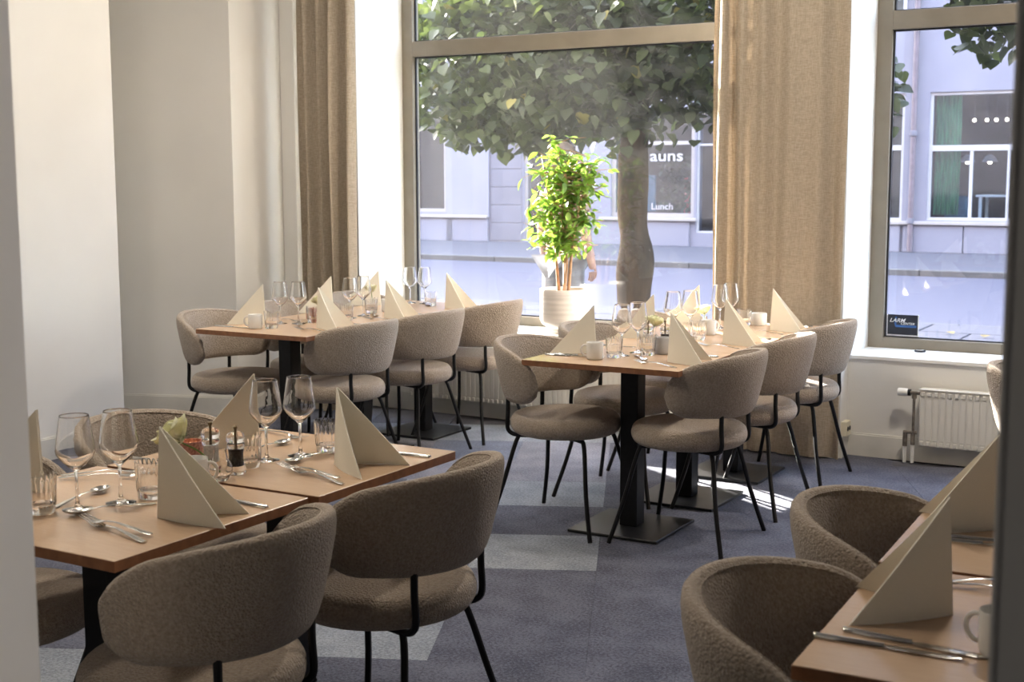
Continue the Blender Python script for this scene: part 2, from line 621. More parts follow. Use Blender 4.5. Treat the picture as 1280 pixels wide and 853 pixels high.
# carpet tiles: grid turned 25 degrees
TA = radians(24.6)
TP = 0.495
TO = Vector((-2.18, 4.405))
tu = Vector((cos(TA), sin(TA)))
tv = Vector((-sin(TA), cos(TA)))
tile_me = {}
for k in ('navy', 'blue', 'pale', 'grey'):
    h = TP / 2 - 0.0003
    tile_me[k] = MB().box(-h, h, -h, h, -0.007, 0.0).mesh('carpet_tile_' + k, 'carpet_' + k, bevel=0.0004)
TILE_MAP = {}
for (i, j, c) in [(-1, 0, 'pale'), (-2, 0, 'blue'), (-1, 1, 'navy'), (-2, 1, 'navy'), (-1, 2, 'pale'), (-2, 2, 'pale'), (-1, 3, 'grey'), (-2, 3, 'grey'), (-3, 3, 'grey'), (-3, 2, 'navy'),
                  (-1, 4, 'grey'), (-2, 4, 'blue'), (-3, 4, 'grey'), (-2, 5, 'pale'), (-1, 5, 'pale'), (0, 5, 'pale'), (-3, 5, 'pale'), (-4, 4, 'pale'), (-4, 5, 'navy'),
                  (-2, -1, 'navy'), (-2, -2, 'pale'), (-3, -2, 'pale'), (-3, -1, 'navy'), (-3, 0, 'navy'), (-4, -3, 'pale'), (-5, -3, 'pale'), (-4, -2, 'navy'), (-3, -4, 'pale'), (-4, -4, 'navy'),
                  (-4, -5, 'pale'), (-5, -5, 'blue'), (-6, -2, 'pale'), (-5, -1, 'navy'), (-7, -4, 'pale'), (-4, 0, 'blue')]:
    TILE_MAP[(i, j)] = c


def campx(x, y, z):
    v = Vector((x, y, z - CAM_H))
    d = v.dot(_fw)
    if d < 0.05:
        return None
    return 640 + 1653 * v.dot(_r2) / d, 426.5 - 1653 * v.dot(_u2) / d, d


n_tiles = 0
rest = MB()
for i in range(-26, 26):
    for j in range(-26, 26):
        c = TO + tu * ((i + 0.5) * TP) + tv * ((j + 0.5) * TP)
        if not (X_L - 1.2 < c.x < 4.5 and -3.0 < c.y < 7.0):
            continue
        inview = False
        for du in (-0.5, 0, 0.5):
            for dv in (-0.5, 0, 0.5):
                q = c + tu * (du * TP) + tv * (dv * TP)
                p = campx(q.x, q.y, 0)
                if p and -60 < p[0] < 1340 and p[1] < 930 and p[1] > 440:
                    inview = True
        if c.y > 6.75 or c.x < -6.4:
            hq = TP / 2
        if inview and n_tiles < 300:
            k = TILE_MAP.get((i, j))
            if k is None:
                if i >= 0 or j < 0:
                    k = 'navy'
                else:
                    k = random.choice(['navy', 'navy', 'navy', 'blue', 'grey'])
            o = link('carpet_tile', tile_me[k], floor, (c.x, c.y, 0), TA)
            n_tiles += 1
        else:
            h = TP / 2 - 0.0008
            cs = [c + tu * a * h + tv * b * h for a, b in ((-1, -1), (1, -1), (1, 1), (-1, 1))]
            rest.prism([(q.x, q.y) for q in cs], -0.007, 0.0)
o = link('carpet_surround', rest.mesh('carpet_rest', 'carpet_navy'), floor)
o['kind'] = 'stuff'

struct('ceiling', MB().box(-7.2, 4.8, -3.2, 7.6, Z_CEIL, Z_CEIL + 0.2).mesh('ceiling', 'ceil'))

# left wall with a recess whose far cheek is splayed
mb = MB()
mb.box(X_L - 1.4, X_L, -3.2, 5.31, 0, Z_CEIL)
struct('wall_left', mb.mesh('wall_left', 'wall'), 'pale wall ending in a corner before the recess')
mb = MB()
AX, AY = X_L - 1.4, 6.27 - 1.4 * 0.345
mb.prism([(X_L, 6.27), (X_L, 7.6), (AX, 7.6), (AX, AY)], 0, Z_CEIL)
struct('wall_recess', mb.mesh('wall_recess', 'wall'), 'splayed wall beside the recess and curtain')
struct('wall_niche', MB().box(-7.2, X_L - 1.4, 5.0, 6.2, 0, Z_CEIL).mesh('wall_niche', 'wall'))
struct('wall_right', MB().box(4.6, 4.8, -3.2, 7.6, 0, Z_CEIL).mesh('wall_right', 'darkwall'))
struct('wall_front', MB().box(-7.2, 4.8, -3.2, -3.0, 0, Z_CEIL).mesh('wall_front', 'darkwall'))
# window wall: piers, apron walls, header
mb = MB()
px = [X_L] + [x for w_ in WINS for x in w_] + [4.6]
for a, b in zip(px[0::2], px[1::2]):
    mb.box(a, b, Y_PIER, 7.55, 0, Z_CEIL)
for a, b in WINS:
    mb.box(a, b, Y_UNDER, 7.55, 0, Z_SILL - 0.02)
    mb.box(a, b, Y_PIER, 7.55, Z_HEAD, Z_CEIL)
struct('wall_back', mb.mesh('wall_back', 'wall'), 'white window wall with piers and low aprons')


# baseboards
def baseboard(name, segs, h=0.115, t=0.014):
    mb = MB()
    for (x0, y0, x1, y1, nx, ny) in segs:
        mb.prism([(x0, y0), (x1, y1), (x1 + nx * t, y1 + ny * t), (x0 + nx * t, y0 + ny * t)], 0, h)
        mb.prism([(x0, y0), (x1, y1), (x1 + nx * t * 0.5, y1 + ny * t * 0.5), (x0 + nx * t * 0.5, y0 + ny * t * 0.5)], h, h + 0.008)
    o = link(name, mb.mesh(name, 'base'))
    o['kind'] = 'structure'
    return o


baseboard('baseboard_left', [(X_L, -3, X_L, 5.31, 1, 0)])
na = Vector((0.345, -1)).normalized()
baseboard('baseboard_recess', [(AX, AY, X_L + 0.005, 6.27, na.x, na.y), (X_L, 6.262, X_L, Y_PIER, 1, 0)])
baseboard('baseboard_back', [(X_L, Y_PIER, WINS[0][0], Y_PIER, 0, -1), (WINS[0][0], Y_UNDER, WINS[0][1], Y_UNDER, 0, -1), (WINS[0][1], Y_PIER, WINS[1][0], Y_PIER, 0, -1),
                             (WINS[1][0], Y_PIER, WINS[1][0], Y_UNDER, 1, 0), (WINS[1][0], Y_UNDER, WINS[1][1], Y_UNDER, 0, -1)])


# windows
def window(n, x0, x1):
    e = bpy.data.objects.new('window_%d' % n, None)
    COL.objects.link(e)
    e.location = ((x0 + x1) / 2, Y_FRAME, Z_SILL)
    e['kind'] = 'structure'
    hw = (x1 - x0) / 2
    zt = Z_HEAD - Z_SILL
    y0, y1 = 0, 0.075
    sw, bw = 0.082, 0.058
    mb = MB()
    mb.box(-hw, -hw + sw, y0, y1, 0, zt)
    mb.box(hw - sw, hw, y0, y1, 0, zt)
    mb.box(-hw + sw, hw - sw, y0, y1, 0, bw)
    mb.box(-hw + sw, hw - sw, y0, y1, zt - bw, zt)
    link('window_frame', mb.mesh('window_frame', 'frame', bevel=0.002), e)
    t0, t1 = 2.288 - Z_SILL, 2.388 - Z_SILL
    link('transom', MB().box(-hw + sw, hw - sw, y0 + 0.001, y1, t0, t1).mesh('transom', 'frame', bevel=0.002), e)
    for (za, zb) in ((bw, t0), (t1, zt - bw)):
        p = link('pane', MB().box(-hw + sw + 0.001, hw - sw - 0.001, 0.045, 0.051, za + 0.001, zb - 0.001).mesh('pane', 'pane'), e)
        g = MB()
        a, b = -hw + sw, hw - sw
        for (xa, xb, zc, zd) in ((a, a + 0.009, za, zb), (b - 0.009, b, za, zb), (a + 0.009, b - 0.009, za, za + 0.007), (a + 0.009, b - 0.009, zb - 0.009, zb)):
            g.box(xa, xb, 0.03, 0.044, zc, zd)
        link('gasket', g.mesh('gasket', 'gasket'), p)
    link('window_sill', MB().box(-hw + 0.001, hw - 0.001, Y_UNDER - 0.012 - Y_FRAME, 0.0, -0.02, 0.0).mesh('window_sill', 'sillpaint', bevel=0.003, bevel_seg=2), e)
    return e


wins = [window(i + 1, a, b) for i, (a, b) in enumerate(WINS)]
wins[0]['label'] = 'wide window behind the potted plant'
wins[1]['label'] = 'window beside the broad linen curtain'


# near pillars that the view passes between
mb = MB().prism([(-1.447, 1.2), (-1.447 + 0.28, 1.2 - 0.48), (-1.447 + 0.28 - 0.7, 1.2 - 0.48 - 0.41), (-1.447 - 0.7, 1.2 - 0.41)][::-1], 0, Z_CEIL)
struct('pillar_left', mb.mesh('pillar_left', 'palepillar', bevel=0.012, bevel_seg=3), 'pale grey pillar edge beside the nearest place settings')
mb = MB().box(-0.204, 4.6, 1.2, 1.5, 0, Z_CEIL)  # pillar edge prolonged out of view to block the entrance lamp
struct('wall_partition', mb.mesh('wall_partition', 'pillar', bevel=0.01, bevel_seg=3), 'dark grey pillar edge in front of the radiator')


struct('trim_1', MB().box(X_L, -5.505, 6.74, Y_PIER, 0, Z_CEIL).mesh('trim_1', 'wall', bevel=0.004), 'boxed-in corner strip beside the narrow curtain')

# ------------------------------------------------------------------ curtains
def curtain(label, pts, z0, z1, amp_fun, group=None, thick=0.0035):
    """pts: base plan line (list of x,y); folds added by amp_fun(s)->offset in y"""
    N = len(pts)
    NZ = 14
    mb = MB()
    vs = []
    for side in (0, 1):
        for k in range(NZ + 1):
            z = z0 + (z1 - z0) * k / NZ
            for i, (x, y) in enumerate(pts):
                wv = 1 + 0.16 * sin(z * 1.9 + i * 0.05)
                dx = 0.006 * sin(z * 2.3 + i * 0.2)
                vs.append((x + dx, y + amp_fun(i / (N - 1)) * wv + side * thick, z))
    fs = []
    L = (NZ + 1) * N
    for s in (0, 1):
        for k in range(NZ):
            for i in range(N - 1):
                a = s * L + k * N + i
                q = (a, a + 1, a + N + 1, a + N)
                fs.append(q if s == 0 else q[::-1])
    for k in range(NZ):
        for i in (0, N - 1):
            a = k * N + i
            fs.append((a, a + N, a + N + L, a + L))
    for i in range(N - 1):
        for k in (0, NZ):
            a = k * N + i
            fs.append((a, a + 1, a + 1 + L, a + L))
    mb.add(vs, fs)
    cx = sum(p[0] for p in pts) / N
    cy = sum(p[1] for p in pts) / N
    mb.v = [(x - cx, y - cy, z) for x, y, z in mb.v]
    e = thing('curtain', label, 'curtain', (cx, cy, 0), group=group)
    link('curtain_cloth', mb.mesh('curtain_cloth', 'curtain', smooth=True, sharp=80), e)
    x0, x1 = pts[0][0] - cx - 0.02, pts[-1][0] - cx + 0.02
    link('curtain_rail', MB().box(x0, x1, -0.02, 0.02, z1 - 0.01, z1 + 0.04).mesh('curtain_rail', 'white'), e)
    return e


def folds(seed, n, amp):
    rr = random.Random(seed)
    ph = [rr.uniform(0.75, 1.25) for _ in range(n + 1)]
    am = [rr.uniform(0.6, 1.15) for _ in range(n + 1)]

    def f(s):
        q = s * n
        i = min(int(q), n - 1)
        return amp * am[i] * sin(pi * 2 * (q - i)) * (1 if True else ph[i])
    return f


def plan(x0, x1, y, n, bias=0.0):
    return [(x0 + (x1 - x0) * i / n, y + bias * i / n) for i in range(n + 1)]


# deep pleats for the narrow curtain, shallow ones for the broad curtain
curtain('narrow brown curtain with deep pleats beside the recess wall', plan(-5.41, -4.965, 6.66, 140), 0.015, 3.46, folds(3, 4, 0.07))
def broad_folds(s):
    if s < 0.30:
        return 0.052 * sin(2 * pi * s / 0.15 + 0.9) * (1 - 0.6 * s / 0.30) - 0.01
    q = (s - 0.30) / 0.70
    return (0.016 + 0.010 * sin(9 * q)) * sin(2 * pi * q * 3.4 + 2.0) + 0.012 * sin(2 * pi * q * 1.3) - 0.005


curtain('broad beige linen curtain hanging between the two windows', plan(-2.685, -1.945, 6.80, 140), 0.012, 3.46, broad_folds)

# ------------------------------------------------------------------ radiators
def radiator(name, label, x0, x1, z0, z1, y0, valve=False):
    e = thing(name, label, 'radiator', ((x0 + x1) / 2, y0 + 0.04, 0))
    hw = (x1 - x0) / 2
    link('radiator_body', MB().box(-hw, hw, -0.028, 0.035, z0, z1).mesh('radiator_body', 'radiator', bevel=0.004, bevel_seg=2), e)
    n = int((x1 - x0) / 0.0335)
    rib = MB().box(-0.0125, 0.0125, -0.004, 0.0, 0, z1 - z0 - 0.07).mesh('rib', 'radiator', bevel=0.0018, bevel_seg=2)
    for i in range(n):
        link('rib', rib, e, (-hw + (i + 0.5) * (x1 - x0) / n, -0.028, z0 + 0.035))
    fin = MB().box(-0.010, 0.010, -0.010, 0.0, 0, 0.024).mesh('fin', 'radiator', bevel=0.004, bevel_seg=2)
    for i in range(n):
        for zz in (z0 + 0.006, z1 - 0.030):
            link('fin', fin, e, (-hw + (i + 0.5) * (x1 - x0) / n, -0.028, zz))
    link('top_grille', MB().box(-hw - 0.004, hw + 0.004, -0.034, 0.036, z1, z1 + 0.008).mesh('top_grille', 'radiator', bevel=0.002), e)
    for sx in (-hw * 0.7, hw * 0.7):
        link('bracket', MB().box(sx - 0.015, sx + 0.015, 0.035, 0.05, z0 + 0.03, z1 - 0.03).mesh('bracket', 'radiator'), e)
    if valve:
        vx = -hw - 0.035
        v = link('valve', MB().tube([(vx + 0.04, 0, z1 - 0.02), (vx - 0.02, 0, z1 - 0.02)], 0.010, 10).tube([(vx, 0, z1 - 0.02), (vx, 0, z1 - 0.05)], 0.013, 10).mesh('valve', 'pipe', smooth=True), e)
        k = MB().lathe([(0, 0), (0.019, 0.0), (0.021, 0.008), (0.021, 0.045), (0.018, 0.052), (0, 0.052)], 18).mesh('valve_knob', 'white', smooth=True)
        link('valve_knob', k, v, (vx - 0.032, 0, z1 - 0.02), rot=(0, -pi / 2, 0))
        link('valve_collar', MB().lathe([(0, 0), (0.018, 0.0), (0.018, 0.014), (0, 0.014)], 16).mesh('valve_collar', 'black', smooth=True), v, (vx - 0.018, 0, z1 - 0.02), rot=(0, -pi / 2, 0))
        p = MB().tube([(vx, 0, z1 - 0.04), (vx, 0, 0.13)], 0.0075, 8).tube([(vx, 0, 0.17), (vx, 0, 0.10)], 0.012, 10).tube([(vx - 0.05, 0, 0.165), (vx + 0.02, 0, 0.165)], 0.009, 8)
        p.tube([(vx - 0.04, 0, 0.165), (vx - 0.04, 0, 0.09)], 0.012, 10)
        link('pipe', p.mesh('pipe', 'pipe', smooth=True), e)
        link('pipe_sleeve', MB().tube([(vx, 0, 0.10), (vx, 0, 0.004)], 0.009, 10).tube([(vx - 0.04, 0, 0.095), (vx - 0.04, 0, 0.004)], 0.009, 10).mesh('pipe_sleeve', 'white', smooth=True), e)
    return e


radiator('radiator', 'long white ribbed radiator under the window behind the tables', -4.77, -2.95, 0.105, 0.44, 6.91)
radiator('radiator', 'white radiator with a thermostat knob under the further window', -1.56, 0.2, 0.10, 0.395, 6.90, valve=True)

e = thing('wall_socket', 'cream double wall socket low on the pier beside the curtain', 'socket', (-1.965, 6.94, 0.155))
link('socket_body', MB().box(0, 0.032, -0.04, 0.04, -0.04, 0.04).mesh('socket_body', 'socket', bevel=0.004, bevel_seg=2), e)
for dy in (-0.018, 0.018):
    link('socket_hole', MB().lathe([(0, 0), (0.013, 0.0), (0.013, 0.002), (0.010, 0.002), (0.010, 0.001), (0, 0.001)], 14).mesh('socket_hole', 'gasket', smooth=True), e, (0.032, dy, 0), rot=(0, pi / 2, 0))

e = thing('window_latch', 'small black round latch disc on the sill of the further window', 'latch', (-1.655, 7.30, Z_SILL))
link('latch_base', MB().lathe([(0, 0), (0.028, 0), (0.030, 0.004), (0.028, 0.010), (0, 0.010)], 20).mesh('latch_base', 'gasket', smooth=True), e)
link('latch_cap', MB().lathe([(0, 0.010), (0.022, 0.010), (0.022, 0.014), (0, 0.016)], 20).mesh('latch_cap', 'steel', smooth=True), e)

# alarm sticker on the inside of the pane
M['sticker'] = principled('sticker_navy', (0.012, 0.014, 0.028), 0.4, noise_scale=20, noise_amt=0.1)
M['stickerblue'] = principled('sticker_blue', (0.02, 0.10, 0.32), 0.4, noise_scale=20, noise_amt=0.1)
M['stickerwhite'] = principled('sticker_white', (0.8, 0.8, 0.82), 0.5, noise_scale=20, noise_amt=0.02)
e = thing('alarm_sticker', 'dark LARM CENTER alarm sticker in the corner of the pane', 'sticker', (-1.785, 7.432, 0.672))
link('sticker_border', MB().box(-0.088, 0.088, 0, 0.001, -0.062, 0.058).mesh('sticker_border', 'stickerwhite'), e)
link('sticker_card', MB().box(-0.083, 0.083, -0.001, 0.0, -0.054, 0.058).mesh('sticker_card', 'sticker'), e)
link('sticker_flash', MB().add([(-0.042, -0.0015, 0.046), (-0.032, -0.0015, 0.046), (-0.035, -0.0015, 0.0), (0.075, -0.0015, 0.0), (0.075, -0.0015, -0.012), (-0.040, -0.0015, -0.012), (-0.046, -0.0015, 0.01)],
                               [(0, 1, 2, 6), (6, 2, 5), (2, 3, 4, 5)]).mesh('sticker_flash', 'stickerblue'), e)


def text(name, body, size, mat, parent, loc, rot=(pi / 2, 0, 0), shear=0.0, ext=0.0004, align='LEFT', sx=1.0):
    c = bpy.data.curves.new(name, 'FONT')
    c.body = body
    c.size = size
    c.shear = shear
    c.extrude = ext
    c.align_x = align
    c.resolution_u = 3
    c.materials.append(M[mat])
    c.offset = size * 0.012
    t_ = bpy.data.objects.new(name, c)
    COL.objects.link(t_)
    me = bpy.data.meshes.new_from_object(t_.evaluated_get(bpy.context.evaluated_depsgraph_get()))
    bpy.data.objects.remove(t_)
    me.name = name
    if not me.materials:
        me.materials.append(M[mat])
    o = bpy.data.objects.new(name, me)
    COL.objects.link(o)
    o.parent = parent
    o.location = loc
    o.rotation_euler = rot
    o.scale = (sx, 1, 1)
    return o


text('lettering', 'LARM', 0.030, 'stickerwhite', e, (-0.073, -0.0025, 0.016), shear=0.35, sx=1.1)
text('lettering', 'CENTER', 0.018, 'stickerwhite', e, (-0.012, -0.0025, 0.003), shear=0.35, sx=1.15)

# ------------------------------------------------------------------ chairs
def chair_meshes():
    me = {}
    # seat cushion
    prof = []
    R, zc, h = 0.238, 0.445, 0.043
    NS = 14
    for k in range(NS + 1):
        t = -pi / 2 + pi * k / NS
        r = R - 0.042 + 0.042 * (abs(cos(t)) ** 0.8) if abs(cos(t)) > 1e-6 else R - 0.042
        prof.append((r, zc + h * sin(t)))
    prof = [(0, zc - h), (0.10, zc - h)] + prof + [(0.14, zc + h + 0.006), (0.07, zc + h + 0.009), (0, zc + h + 0.010)]
    mb = MB().lathe(prof, 40)
    mb.v = [(x * 1.0, y * 1.03, z) for x, y, z in mb.v]
    me['seat'] = mb.mesh('seat', 'boucle', smooth=True, sharp=60)
    # wraparound back
    TH = radians(91)
    NT, NM = 44, 18
    vs, fs = [], []
    rows = []
    for i in range(NT + 1):
        u = -1 + 2 * i / NT
        th = TH * sin(u * pi / 2) if False else TH * u
        arc = abs(u)
        # upper and lower edge heights
        top = 0.805 - 0.075 * arc ** 2.2
        bot = 0.540 + 0.012 * arc ** 2
        # rounded ends
        endlen = 0.30
        q = max(0.0, (arc - (1 - endlen)) / endlen)
        mid = (top + bot) / 2 - 0.012 * q
        hh = (top - bot) / 2 * sqrt(max(0.0, 1 - q ** 2.3))
        tk = 0.026 * sqrt(max(0.0, 1 - q ** 6))
        rx = 0.272
        ry = 0.262
        ids = []
        for k in range(NM):
            a = 2 * pi * k / NM
            ca, sa = cos(a), sin(a)
            ex = 0.55
            dz = hh * (abs(sa) ** ex) * (1 if sa >= 0 else -1)
            dr = tk * (abs(ca) ** 0.75) * (1 if ca >= 0 else -1)
            z = mid + dz
            lean = 0.030 * (z - 0.67) / 0.13
            r_x, r_y = rx + lean + dr, ry + lean * 0.7 + dr
            x = -r_x * cos(th)
            y = -r_y * sin(th)
            ids.append(len(vs))
            vs.append((x - 0.0, y, z))
        rows.append(ids)
    for a, b in zip(rows[:-1], rows[1:]):
        for k in range(NM):
            fs.append((a[k], a[(k + 1) % NM], b[(k + 1) % NM], b[k]))
    fs.append(tuple(rows[0]))
    fs.append(tuple(rows[-1][::-1]))
    mb = MB().add(vs, fs)
    me['back'] = mb.mesh('backrest', 'boucle', smooth=True, sharp=85)
    # seam running along the rim
    pts = []
    for i in range(3, NT - 2):
        a = vs[rows[i][NM // 4 + 2]]
        pts.append((a[0], a[1], a[2] + 0.0005))
    me['seam'] = MB().tube(pts, 0.0022, 5).mesh('seam', 'boucle', smooth=True)
    # legs
    for nm, sx in (('front', 1), ('rear', -1)):
        for sy in (1, -1):
            path = smoothpath([(sx * 0.06, sy * 0.115, 0.398), (sx * 0.135, sy * 0.135, 0.396), (sx * 0.163, sy * 0.146, 0.370), (sx * 0.20, sy * 0.20, 0.18), (sx * 0.245, sy * 0.25, 0.0)], 4)
            me['leg%d%d' % (sx, sy)] = MB().tube(path, 0.0095, 8).mesh('leg', 'black', smooth=True)
    for sy in (1, -1):
        path = smoothpath([(-0.05, sy * 0.12, 0.398), (-0.15, sy * 0.138, 0.396), (-0.186, sy * 0.148, 0.403), (-0.203, sy * 0.153, 0.428), (-0.200, sy * 0.153, 0.50), (-0.200, sy * 0.153, 0.575)], 4)
        me['sup%d' % sy] = MB().tube(path, 0.0095, 8).mesh('back_support', 'black', smooth=True)
    mb = MB()
    mb.tube([(0.06, 0.115, 0.398), (0.06, -0.115, 0.398)], 0.009, 6).tube([(-0.06, 0.115, 0.398), (-0.06, -0.115, 0.398)], 0.009, 6)
    mb.box(-0.13, 0.13, -0.02, 0.02, 0.394, 0.403)
    me['frame'] = mb.mesh('seat_frame', 'black')
    return me


CM = chair_meshes()


def chair(label, x, y, rotdeg, group):
    e = thing('dining_chair', label, 'chair', (x, y, 0), radians(rotdeg), group)
    link('seat', CM['seat'], e)
    b = link('backrest', CM['back'], e)
    link('seam', CM['seam'], b)
    for k in ('leg11', 'leg1-1', 'leg-11', 'leg-1-1'):
        link('leg', CM[k], e)
    for k in ('sup1', 'sup-1'):
        link('back_support', CM[k], e)
    link('seat_frame', CM['frame'], e)
    return e


ROW = {'LF': 'the table row with the pepper mill', 'LB': 'the table row along the beige wall', 'C': 'the table row before the broad curtain', 'R': 'the table behind the dark pillar'}
# x, y, heading (0 faces +X)
CH = [
    ('LF', 'dark chair seen from behind, nearest the camera at', -1.96, 2.02, 182),
    ('LF', 'beige boucle chair, second on the aisle side of', -1.94, 2.69, 180),
    ('LF', 'chair half hidden by the grey pillar at', -2.66, 2.08, 0),
    ('LF', 'chair behind the white rose at', -2.66, 2.74, 0),
    ('LB', 'near-end chair on the aisle side of', -4.05, 5.245, 180),
    ('LB', 'middle chair on the aisle side of', -4.05, 5.868, 180),
    ('LB', 'window-end chair on the aisle side of', -4.04, 6.488, 180),
    ('LB', 'near-end chair on the wall side of', -4.66, 5.20, 0),
    ('LB', 'middle chair on the wall side of', -4.66, 5.82, 0),
    ('LB', 'window-end chair on the wall side of', -4.66, 6.44, 0),
    ('C', 'near-end chair on the curtain side of', -2.065, 5.03, 180),
    ('C', 'middle chair on the curtain side of', -2.065, 5.68, 180),
    ('C', 'window-end chair on the curtain side of', -2.065, 6.34, 180),
    ('C', 'near-end chair on the plant side of', -2.62, 4.99, 0),
    ('C', 'middle chair on the plant side of', -2.64, 5.62, 0),
    ('C', 'window-end chair on the plant side of', -2.66, 6.245, 0),
    ('R', 'tub-backed chair nearest the camera at', -0.545, 2.13, 2),
    ('R', 'second tub-backed chair at', -0.565, 2.77, 0),
]
for row, lab, x, y, r in CH:
    chair(lab + ' ' + ROW[row], x, y, r, 'chairs at ' + ROW[row])
chair('sunlit chair standing alone behind the dark pillar', -0.60, 5.15, 0, 'chairs beyond the pillar')

# ------------------------------------------------------------------ tables
ZT = 0.745


def table_meshes(w, d):
    me = {}
    t = 0.024
    mb = MB()
    mb.box(-w / 2, w / 2, -d / 2, d / 2, ZT - t, ZT)
    m = mb.mesh('table_top', ['wood', 'woodedge'], bevel=0.0012)
    for p in m.polygons:
        p.material_index = 0 if p.normal.z > 0.5 else 1
    me['top'] = m
    me['column'] = MB().box(-0.04, 0.04, -0.04, 0.04, 0.014, ZT - t - 0.008).mesh('column', 'black', bevel=0.003)
    me['bracket'] = MB().box(-0.24, 0.24, -0.03, 0.03, ZT - t - 0.010, ZT - t).box(-0.03, 0.03, -0.2, 0.2, ZT - t - 0.010, ZT - t).mesh('bracket', 'black')
    me['base'] = MB().box(-0.205, 0.205, -0.205, 0.205, 0.002, 0.014).mesh('base_plate', 'plate', bevel=0.002)
    return me


TM = table_meshes(0.70, 0.602)


def table(label, x, y, rot=0.0, group=None, dx=0.0, dy=0.0):
    e = thing('dining_table', label, 'table', (x, y, 0), radians(rot), group)
    link('table_top', TM['top'], e)
    link('column', TM['column'], e, (dx, dy, 0))
    link('bracket', TM['bracket'], e)
    link('base_plate', TM['base'], e, (dx, dy, 0))
    return e


for i, (x, y, nm) in enumerate([(-2.29, 2.093, 'near'), (-2.275, 2.714, 'far')]):
    table('%s square-edged wooden table carrying %s' % (nm, ('the forks beside the pillar', 'the two wine glasses before the recess')[i]), x, y, 0, 'tables of the pepper mill row')
for i, nm in enumerate(['near-end', 'middle', 'window-end']):
    table('%s wooden pedestal table in %s' % (nm, ROW['LB']), -4.315, 5.20 + i * 0.604, 0, 'tables along the beige wall')
    table('%s wooden pedestal table in %s' % (nm, ROW['C']), -2.332, 5.013 + i * 0.608, 0, 'tables before the broad curtain', dy=0.04)
table('wooden table nearest the camera, cut by the dark pillar', -0.272, 2.225, 2.0, 'tables behind the dark pillar')
table('wooden table behind the nearest one by the dark pillar', -0.30, 2.845, 2.0, 'tables behind the dark pillar')


# ------------------------------------------------------------------ tableware meshes
def wineglass_mesh():
    out = [(0, 0.0), (0.034, 0.0), (0.0345, 0.0015), (0.030, 0.003), (0.012, 0.006), (0.0055, 0.012), (0.0040, 0.025), (0.0036, 0.06), (0.0042, 0.086), (0.009, 0.093), (0.023, 0.105), (0.036, 0.119), (0.0425, 0.1285),
           (0.0442, 0.136), (0.0432, 0.146), (0.0398, 0.170), (0.0358, 0.196), (0.0329, 0.2145), (0.0325, 0.217), (0.0321, 0.2175)]
    inn = [(0.0315, 0.2175), (0.0311, 0.217), (0.0315, 0.2145), (0.0343, 0.196), (0.0383, 0.170), (0.0417, 0.146), (0.0426, 0.136), (0.0409, 0.1292), (0.034, 0.1202), (0.021, 0.1066), (0.007, 0.0968), (0, 0.095)]
    return MB().lathe(out + inn, 32).mesh('wine_glass', 'glass', smooth=True, sharp=60)


def tumbler_mesh():
    n = 60

    def rf(a, z, k):
        return 1 + (0.026 * cos(a * 20) if 0.02 < z < 0.078 and k < 9 else 0)
    out = [(0, 0.0), (0.029, 0.0), (0.031, 0.003), (0.0325, 0.016), (0.0335, 0.026), (0.0345, 0.045), (0.0355, 0.064), (0.0362, 0.076), (0.0365, 0.082), (0.0368, 0.088)]
    inn = [(0.0352, 0.0882), (0.0348, 0.080), (0.0335, 0.055), (0.0318, 0.028), (0.029, 0.019), (0, 0.017)]
    return MB().lathe(out + inn, 80, rfun=rf).mesh('tumbler', 'glass', smooth=True, sharp=60)


def mug_meshes():
    out = [(0, 0), (0.030, 0), (0.0335, 0.003), (0.0350, 0.010), (0.0355, 0.070), (0.0345, 0.0715), (0.0330, 0.070), (0.0325, 0.010), (0.028, 0.006), (0, 0.006)]
    body = MB().lathe(out, 28).mesh('mug_body', 'ceramic', smooth=True, sharp=50)
    bodyg = MB().lathe(out, 28).mesh('mug_body', 'greyceramic', smooth=True, sharp=50)
    path = smoothpath([(0.033, 0, 0.060), (0.047, 0, 0.058), (0.056, 0, 0.046), (0.055, 0, 0.030), (0.046, 0, 0.018), (0.033, 0, 0.015)], 4)
    h = MB().tube(path, 0.0042, 8).mesh('mug_handle', 'ceramic', smooth=True)
    hg = MB().tube(path, 0.0042, 8).mesh('mug_handle', 'greyceramic', smooth=True)
    return body, h, bodyg, hg


def strip(stations, nx=6, thick=0.0018):
    """stations: (s, halfwidth, zmid, dish) ; dish>0 makes the middle lower than the rims"""
    vs, fs = [], []
    n = len(stations)
    for side in (0, 1):
        for (s, hw, z, dish) in stations:
            for k in range(nx + 1):
                u = -1 + 2 * k / nx
                vs.append((s, hw * u, z + dish * (u * u - 1) + (thick * (1 - 0.6 * u * u) if side == 0 else 0)))
    L = n * (nx + 1)
    for side in (0, 1):
        for i in range(n - 1):
            for k in range(nx):
                a = side * L + i * (nx + 1) + k
                q = (a, a + 1, a + nx + 2, a + nx + 1)
                fs.append(q if side == 0 else q[::-1])
    for i in range(n - 1):
        for k in (0, nx):
            a = i * (nx + 1) + k
            fs.append((a, a + nx + 1, a + nx + 1 + L, a + L))
    for i in (0, n - 1):
        for k in range(nx):
            a = i * (nx + 1) + k
            fs.append((a, a + 1, a + 1 + L, a + L))
    return vs, fs


